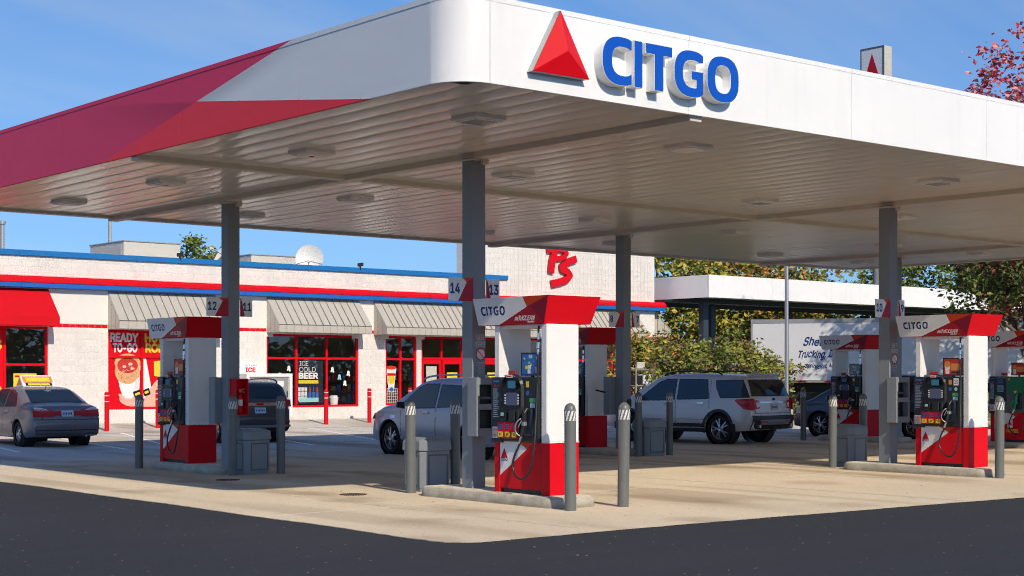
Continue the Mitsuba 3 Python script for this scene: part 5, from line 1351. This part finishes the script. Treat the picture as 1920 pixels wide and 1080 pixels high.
t = thing('pylon_sign', 'tall white sign box with red triangle emblem on a grey pole beyond the canopy', 'sign')
put(t + '__pole', cyl((66.2, 49.6, 0), (66.2, 49.6, 17.6), .17, 16), 'm_greydark', 40)
put(t + '__box', cbx(65.9, 66.55, 48.85, 50.35, 16.6, 18.75, .02), 'm_taupe')
put(t + '__face', bx(65.885, 65.899, 48.95, 50.27, 16.7, 18.65), 'm_whitegloss')
put(t + '__frame', cat_([bx(65.87, 65.9, 48.85, 48.95, 16.6, 18.75), bx(65.87, 65.9, 50.27, 50.35, 16.6, 18.75), bx(65.87, 65.9, 48.95, 50.27, 18.66, 18.75), bx(65.87, 65.9, 48.95, 50.27, 16.6, 16.7)]), 'm_greydark')
put(t + '__emblem', side(ext([(49.22, 17.35), (50.0, 17.35), (49.61, 18.42)], .01), 65.884), 'm_redgloss'); put(t + '__emblem_shade', side(ext([(49.22, 17.35), (49.61, 17.7), (49.61, 18.42)], .004), 65.873), 'm_crimson')

t = thing('light_pole', 'slim bright metal pole standing behind the white wagon', 'pole')
put(t + '__shaft', cyl((40.45, 33.95, .6), (40.45, 33.95, 8.2), .075, 14, .055), 'm_silver', 40); put(t + '__base', cyl((40.45, 33.95, 0), (40.45, 33.95, .62), .2, 16), 'm_kerb'); put(t + '__lamp_head', cbx(40.1, 40.8, 33.75, 34.15, 8.2, 8.36, .03), 'm_greydark')
t = thing('light_pole', 'thin grey pole rising behind the store left of the left canopy post', 'pole')
put(t + '__shaft', cyl((28.75, 60.6, 0), (28.75, 60.6, 9.6), .085, 12, .07), 'm_galv', 40); put(t + '__lamp_head', cbx(28.5, 29.0, 60.4, 60.8, 9.6, 9.75, .03), 'm_greydark')

# ---------------------------------------------------------------- planting
GREEN = [(.10, .15, .03), (.15, .19, .04), (.22, .24, .05), (.07, .11, .025)]
YELLOW = [(.30, .30, .05), (.42, .36, .06), (.19, .24, .045), (.46, .33, .06), (.13, .18, .035)]
FALL = [(.26, .28, .05), (.40, .26, .06), (.15, .20, .04), (.46, .20, .06), (.11, .15, .03), (.36, .34, .06)]
MIXED = [(.22, .27, .05), (.34, .34, .06), (.20, .11, .08), (.15, .21, .04), (.13, .19, .035), (.30, .27, .06)]
REDS = [(.60, .07, .11), (.68, .13, .16), (.46, .05, .075), (.72, .26, .24), (.38, .05, .06)]
REDGREEN = [(.09, .13, .028), (.14, .17, .035), (.20, .08, .04), (.07, .10, .022), (.34, .07, .05), (.18, .19, .045), (.40, .10, .06)]


def leaves(cl, n, pal, size, rng, spread=.30, flat_=.5, tone=3.0):
    """leaf faces round clump centres cl (k x 3); each clump has a tone of its own"""
    k = rng.integers(0, len(cl), n)
    p = cl[k] + rng.normal(0, spread, (n, 3)) * [1, 1, .75]
    a = rng.normal(0, 1, (n, 3)); a[:, 2] *= flat_; a /= np.linalg.norm(a, axis=1, keepdims=True)
    b = np.cross(a, rng.normal(0, 1, (n, 3))); b /= np.linalg.norm(b, axis=1, keepdims=True) + 1e-9
    s = size * rng.uniform(.55, 1.3, (n, 1))
    up = np.cross(a, b) * s * .22
    v = np.stack([p - a * s, p + b * s * .55 + up, p + a * s, p - b * s * .55 + up], 1).reshape(-1, 3)
    i = np.arange(n)[:, None] * 4
    f = np.vstack([i + [0, 1, 2], i + [0, 2, 3]])
    pal = np.asarray(pal)
    t = meshkit.noise(cl[k] / tone + 31)
    t = np.clip((t - .5) * 1.5 + .5 + rng.normal(0, .16, n), 0, .999)
    c = pal[(t * len(pal)).astype(int)] * rng.uniform(.72, 1.35, (n, 1))
    return trimesh.Trimesh(v, f, process=False), np.repeat(c, 4, 0)


def crown(blobs, k, rng, hollow=.45):
    out = []
    vol = np.array([b[3] * b[4] * b[5] for b in blobs]); vol = vol / vol.sum()
    for b, w in zip(blobs, vol):
        m = max(4, int(k * w)); d = rng.normal(0, 1, (m, 3)); d /= np.linalg.norm(d, axis=1, keepdims=True)
        r = rng.uniform(hollow, 1, (m, 1)) ** .6
        q = d * r * (1 + .35 * (meshkit.noise(d * 2.3 + b[0])[:, None] - .5))
        out.append(np.array(b[:3]) + q * np.array(b[3:6]))
    return np.vstack(out)


def tree(key, label, cat, base, h, blobs, k, n, pal, size, seed, spread=.3, limbs=9, r=.16, group=None, hollow=.45, extra=None, tone=3.0):
    rng = np.random.default_rng(seed); x, y = base
    bl = [(x + b[0], y + b[1], b[2], b[3], b[4], b[5]) for b in blobs]
    cl = crown(bl, k, rng, hollow)
    t = thing(key, label, cat, group)
    main = cl
    if extra:
        o = np.argsort(extra[0](cl)); q = int(len(cl) * extra[1]); main = cl[o[q:]]
        m, c = leaves(cl[o[:q]], int(n * extra[1] * .62), extra[2], size, rng, spread * .8); put(t + '__crown_top', m, 'm_leaf', color=c, label='bright pink red upper crown of the maple')
    m, c = leaves(main, int(n * len(main) / len(cl)), pal, size, rng, spread, tone=tone)
    put(t + '__crown', m, 'm_leaf', color=c)
    wood = [tube(smooth_path([(x, y, 0), (x + rng.normal(0, .08), y + rng.normal(0, .08), h * .5), (x + rng.normal(0, .15), y, h)], 8), np.linspace(r, r * .7, 8), 9)]
    for i in range(limbs):
        e = cl[rng.integers(len(cl))]; s0 = np.array([x, y, h * rng.uniform(.55, 1.0)])
        mid = (s0 + e) / 2 + rng.normal(0, .25, 3) + [0, 0, .25]
        wood.append(tube(smooth_path([s0, mid, e], 9), np.linspace(r * .5, r * .10, 9), 6))
        for j in range(3):
            e2 = cl[rng.integers(len(cl))]
            if np.linalg.norm(e2 - mid) < 3.2: wood.append(tube(smooth_path([mid, (mid + e2) / 2 + rng.normal(0, .12, 3), e2], 6), np.linspace(r * .22, r * .05, 6), 5))
    put(t + '__trunk', cat_(wood), 'm_bark', True)
    return t


big = [(0, 0, 6.2, 4.2, 4.2, 4.6), (-2.5, 1, 4.6, 3.0, 3.0, 3.0), (2.6, -1, 5.0, 3.0, 3.0, 3.2), (.5, 0, 9.4, 2.8, 2.8, 2.6)]
tree('autumn_tree', 'yellow green autumn tree behind the second canopy just right of the store', 'tree', (58.6, 57.9), 4.2, big, 420, 11000, YELLOW, .17, 21, .34, 12, .22, 'trees behind the second canopy')
tree('autumn_tree', 'orange tinged autumn tree behind the dark posts of the second canopy', 'tree', (64.6, 56.4), 4.0, big, 420, 11000, FALL, .17, 22, .34, 12, .22, 'trees behind the second canopy')
tree('autumn_tree', 'green and yellow tree showing between the second canopy and the white trailer', 'tree', (69.4, 60.2), 4.0, [(0, 0, 4.8, 4.0, 4.0, 3.4), (2.2, -1.8, 3.6, 2.6, 2.6, 2.2)], 360, 8500, YELLOW, .17, 23, .34, 10, .22, 'trees behind the second canopy')
tree('small_tree', 'small distant tree tip rising over the second canopy left of the right post', 'tree', (94.4, 77.5), 5, [(0, 0, 7.0, 2.6, 2.6, 3.0)], 90, 1600, FALL, .2, 24, .3, 6)
green = [(0, 0, 6.4, 4.6, 4.6, 4.4), (3, -2, 7.2, 3.6, 3.6, 3.8), (-3, 2, 5.4, 3.4, 3.4, 3.6), (0, 0, 9.6, 3, 3, 2.4)]
tree('green_tree', 'dense dull green tree behind the second canopy right of the right post', 'tree', (79.0, 54.0), 4.5, green, 520, 13000, GREEN, .17, 25, .34, 10, .25, 'green trees at the right')
tree('green_tree', 'dark green tree between the right post and the red maple', 'tree', (84.5, 50.0), 4.5, green, 520, 11000, GREEN + REDGREEN[:2], .17, 26, .34, 10, .25, 'green trees at the right')
low = lambda c: c[:, 0] * .77 - c[:, 1] * .64 - c[:, 2] * .9 + 0
tree('red_maple', 'red leaved maple at the right edge whose top rises over the white canopy', 'tree', (47.5, 29.2), 3.3,
     [(.2, -.1, 6.3, 2.9, 2.9, 2.9), (-.9, .8, 5.6, 2.1, 2.1, 1.8), (.2, -.1, 9.0, 2.8, 2.8, 2.6), (-.05, .05, 11.5, 2.2, 2.2, 2.2), (-.75, .62, 10.7, 1.25, 1.25, 1.3), (-1.35, 1.15, 4.5, 1.4, 1.4, .9)], 580, 17000, REDGREEN, .105, 27, .21, 18, .17, None, .35,
     (lambda c: -c[:, 2] + 2.6 * meshkit.noise(c * .9), .55, REDS), 1.6)
tree('leafy_shrub', 'large round shrub with yellow green and purple leaves above the white wagon', 'shrub', (41.95, 37.95), .5, [(0, 0, 1.7, 1.9, 1.9, 1.5), (1.0, -.9, 1.5, 1.3, 1.3, 1.1), (-1.1, 1.0, 1.7, 1.4, 1.4, 1.3)], 340, 12000, MIXED, .085, 28, .17, 14, .07, None, .35, None, 1.2)
tree('leafy_shrub', 'green and yellow shrub at the corner of the store behind the white wagon', 'shrub', (41.2, 41.6), .5, [(0, 0, 1.6, 1.5, 1.5, 1.6), (.6, -.5, 2.2, 1.2, 1.2, 1.2), (-.3, .2, 2.7, 1.0, 1.0, .8)], 240, 8000, FALL, .085, 29, .17, 10, .06, None, .35, None, 1.2)
tree('roof_line_tree', 'green tree top showing over the store roof left of the left post', 'tree', (41.3, 76.3), 5, [(0, 0, 6.6, 1.9, 1.9, 2.6), (-1.2, 1, 6.3, 1.3, 1.3, 1.8), (.9, -.8, 6.2, 1.2, 1.2, 2.0)], 170, 4200, GREEN + YELLOW[:1], .14, 30, .24, 8, .14)
rng = np.random.default_rng(50)
cl = np.array([(60 * math.cos(a) * q + 20, 60 * math.sin(a) * q + 20, rng.uniform(.5, 5) * (1 + .35 * math.sin(a * 9))) for a in rng.uniform(-.5, 2.3, 2600) for q in (rng.uniform(2.6, 3.2),)])
m, c = leaves(cl, 26000, GREEN + YELLOW, .75, rng, 1.1, tone=14)
put('distant_trees', m, 'm_leaf', color=c, kind='stuff', label='distant belt of green and yellow trees on the horizon')
cl = np.array([(rng.uniform(-60, 150), rng.uniform(-62, -50), rng.uniform(.5, 7)) for _ in range(1200)]); cl[:, 2] *= .55 + .6 * meshkit.noise(np.c_[cl[:, 0] / 9, cl[:, 0] * 0, cl[:, 0] * 0])
m, c = leaves(cl, 15000, GREEN, .6, rng, .9, tone=10)
put('roadside_trees', m, 'm_leaf', color=c, kind='stuff', label='row of trees across the street, seen only in reflections')

# planting bed with its kerb, and lawns
put('lawn', flat(sbox(52, 58, 400, 400).union(Polygon([(54, 30), (120, -10), (400, -10), (400, 60), (54, 60)])).difference(sbox(46, 43, 77, 61)), .004, .01), 'm_grass', kind='structure', label='mown grass beyond the second canopy')
front_ = [(38.2, 39.1), (38.82, 38.58), (45.72, 32.8), (50.12, 27.16)]; back_ = [(53.46, 29.59), (47.84, 35.33), (40.94, 41.11), (40.2, 41.6)]
bed = Polygon(front_ + back_)
put('planting_bed', flat(bed.buffer(-.15), .135, .14), 'm_grass', kind='structure', label='raised grass strip with kerb in front of the trailer')
put('planting_bed__kerb', flat(bed.difference(bed.buffer(-.15)), .15, .16), 'm_kerb')
mid = [(np.array(front_[1]) * (1 - a) + np.array(front_[2]) * a) + np.array([.85, 1.0]) * R.uniform(.9, 1.35) for a in np.linspace(.2, .95, 26)]
cl = np.array([(p[0] + rng.normal(0, .12), p[1] + rng.normal(0, .12), .2 + rng.uniform(0, .42)) for p in mid for _ in range(7)])
m, c = leaves(cl, 2600, [(.16, .26, .14), (.10, .19, .09), (.22, .30, .18), (.26, .12, .10)], .075, rng, .10, tone=.8)
put('bed_plants', m, 'm_leaf', color=c, kind='stuff', label='low grey green bedding plants in front of the trailer wheels')
put('planting_bed__soil', flat(LineString([tuple(mid[0]), tuple(mid[-1])]).buffer(.55), .142, .01), 'm_soil')
# equipment by the store corner
t = thing('equipment_rack', 'grey metal rack holding a white box at the right corner of the store', 'rack')
x, y = 40.4, 40.0
x, y = 39.45, 39.9
put(t + '__frame', cat_([bx(x + a - .02, x + a + .02, y + b - .02, y + b + .02, 0, 2.05) for a in (-.42, .42) for b in (-.2, .2)] + [bx(x - .42, x + .42, y - .22, y + .22, z, z + .04) for z in (.6, 1.35, 1.92)]), 'm_galv')
put(t + '__white_box', cbx(x - .02, x + .36, y - .2, y + .16, 1.40, 1.78, .03), 'm_whitegloss'); put(t + '__dark_box', cbx(x - .36, x - .06, y - .18, y + .16, 1.41, 1.72, .02), 'm_black'); put(t + '__sign', bx(x - .18, x + .2, y - .02, y + .02, 1.99, 2.22), 'm_taupe')
# fallen leaves on the paving
lv = []
for _ in range(60):
    x, y = R.uniform(10.3, 26), R.uniform(12.9, 24); a = R.uniform(0, 6.28); s_ = R.uniform(.014, .03)
    v = [(x + s_ * math.cos(a + q) * w, y + s_ * math.sin(a + q) * w, .006 + .008 * (q != 0) * R.random()) for q, w in ((0, 1), (1.4, .6), (3.14, 1), (4.9, .6))]
    lv.append(trimesh.Trimesh(v, [[0, 1, 2], [0, 2, 3]], process=False))
for _ in range(110):
    x, y = R.uniform(5.2, 24), R.uniform(7.2, 12.4); a = R.uniform(0, 6.28); s_ = R.uniform(.007, .017)
    if x < 9.6: y = R.uniform(9, 22)
    v = [(x + s_ * math.cos(a + q) * w, y + s_ * math.sin(a + q) * w, -.004 + .006 * (q != 0) * R.random()) for q, w in ((0, 1), (1.4, .6), (3.14, 1), (4.9, .6))]
    lv.append(trimesh.Trimesh(v, [[0, 1, 2], [0, 2, 3]], process=False))
m = cat_(lv); c = np.repeat(np.array([R.choice([(.36, .05, .03), (.40, .22, .07), (.30, .20, .10), (.42, .30, .12)]) for _ in lv]), 4, 0)
put('fallen_leaves', m, 'm_leaf', color=c, kind='stuff', label='scattered small red and tan fallen leaves on the paving')
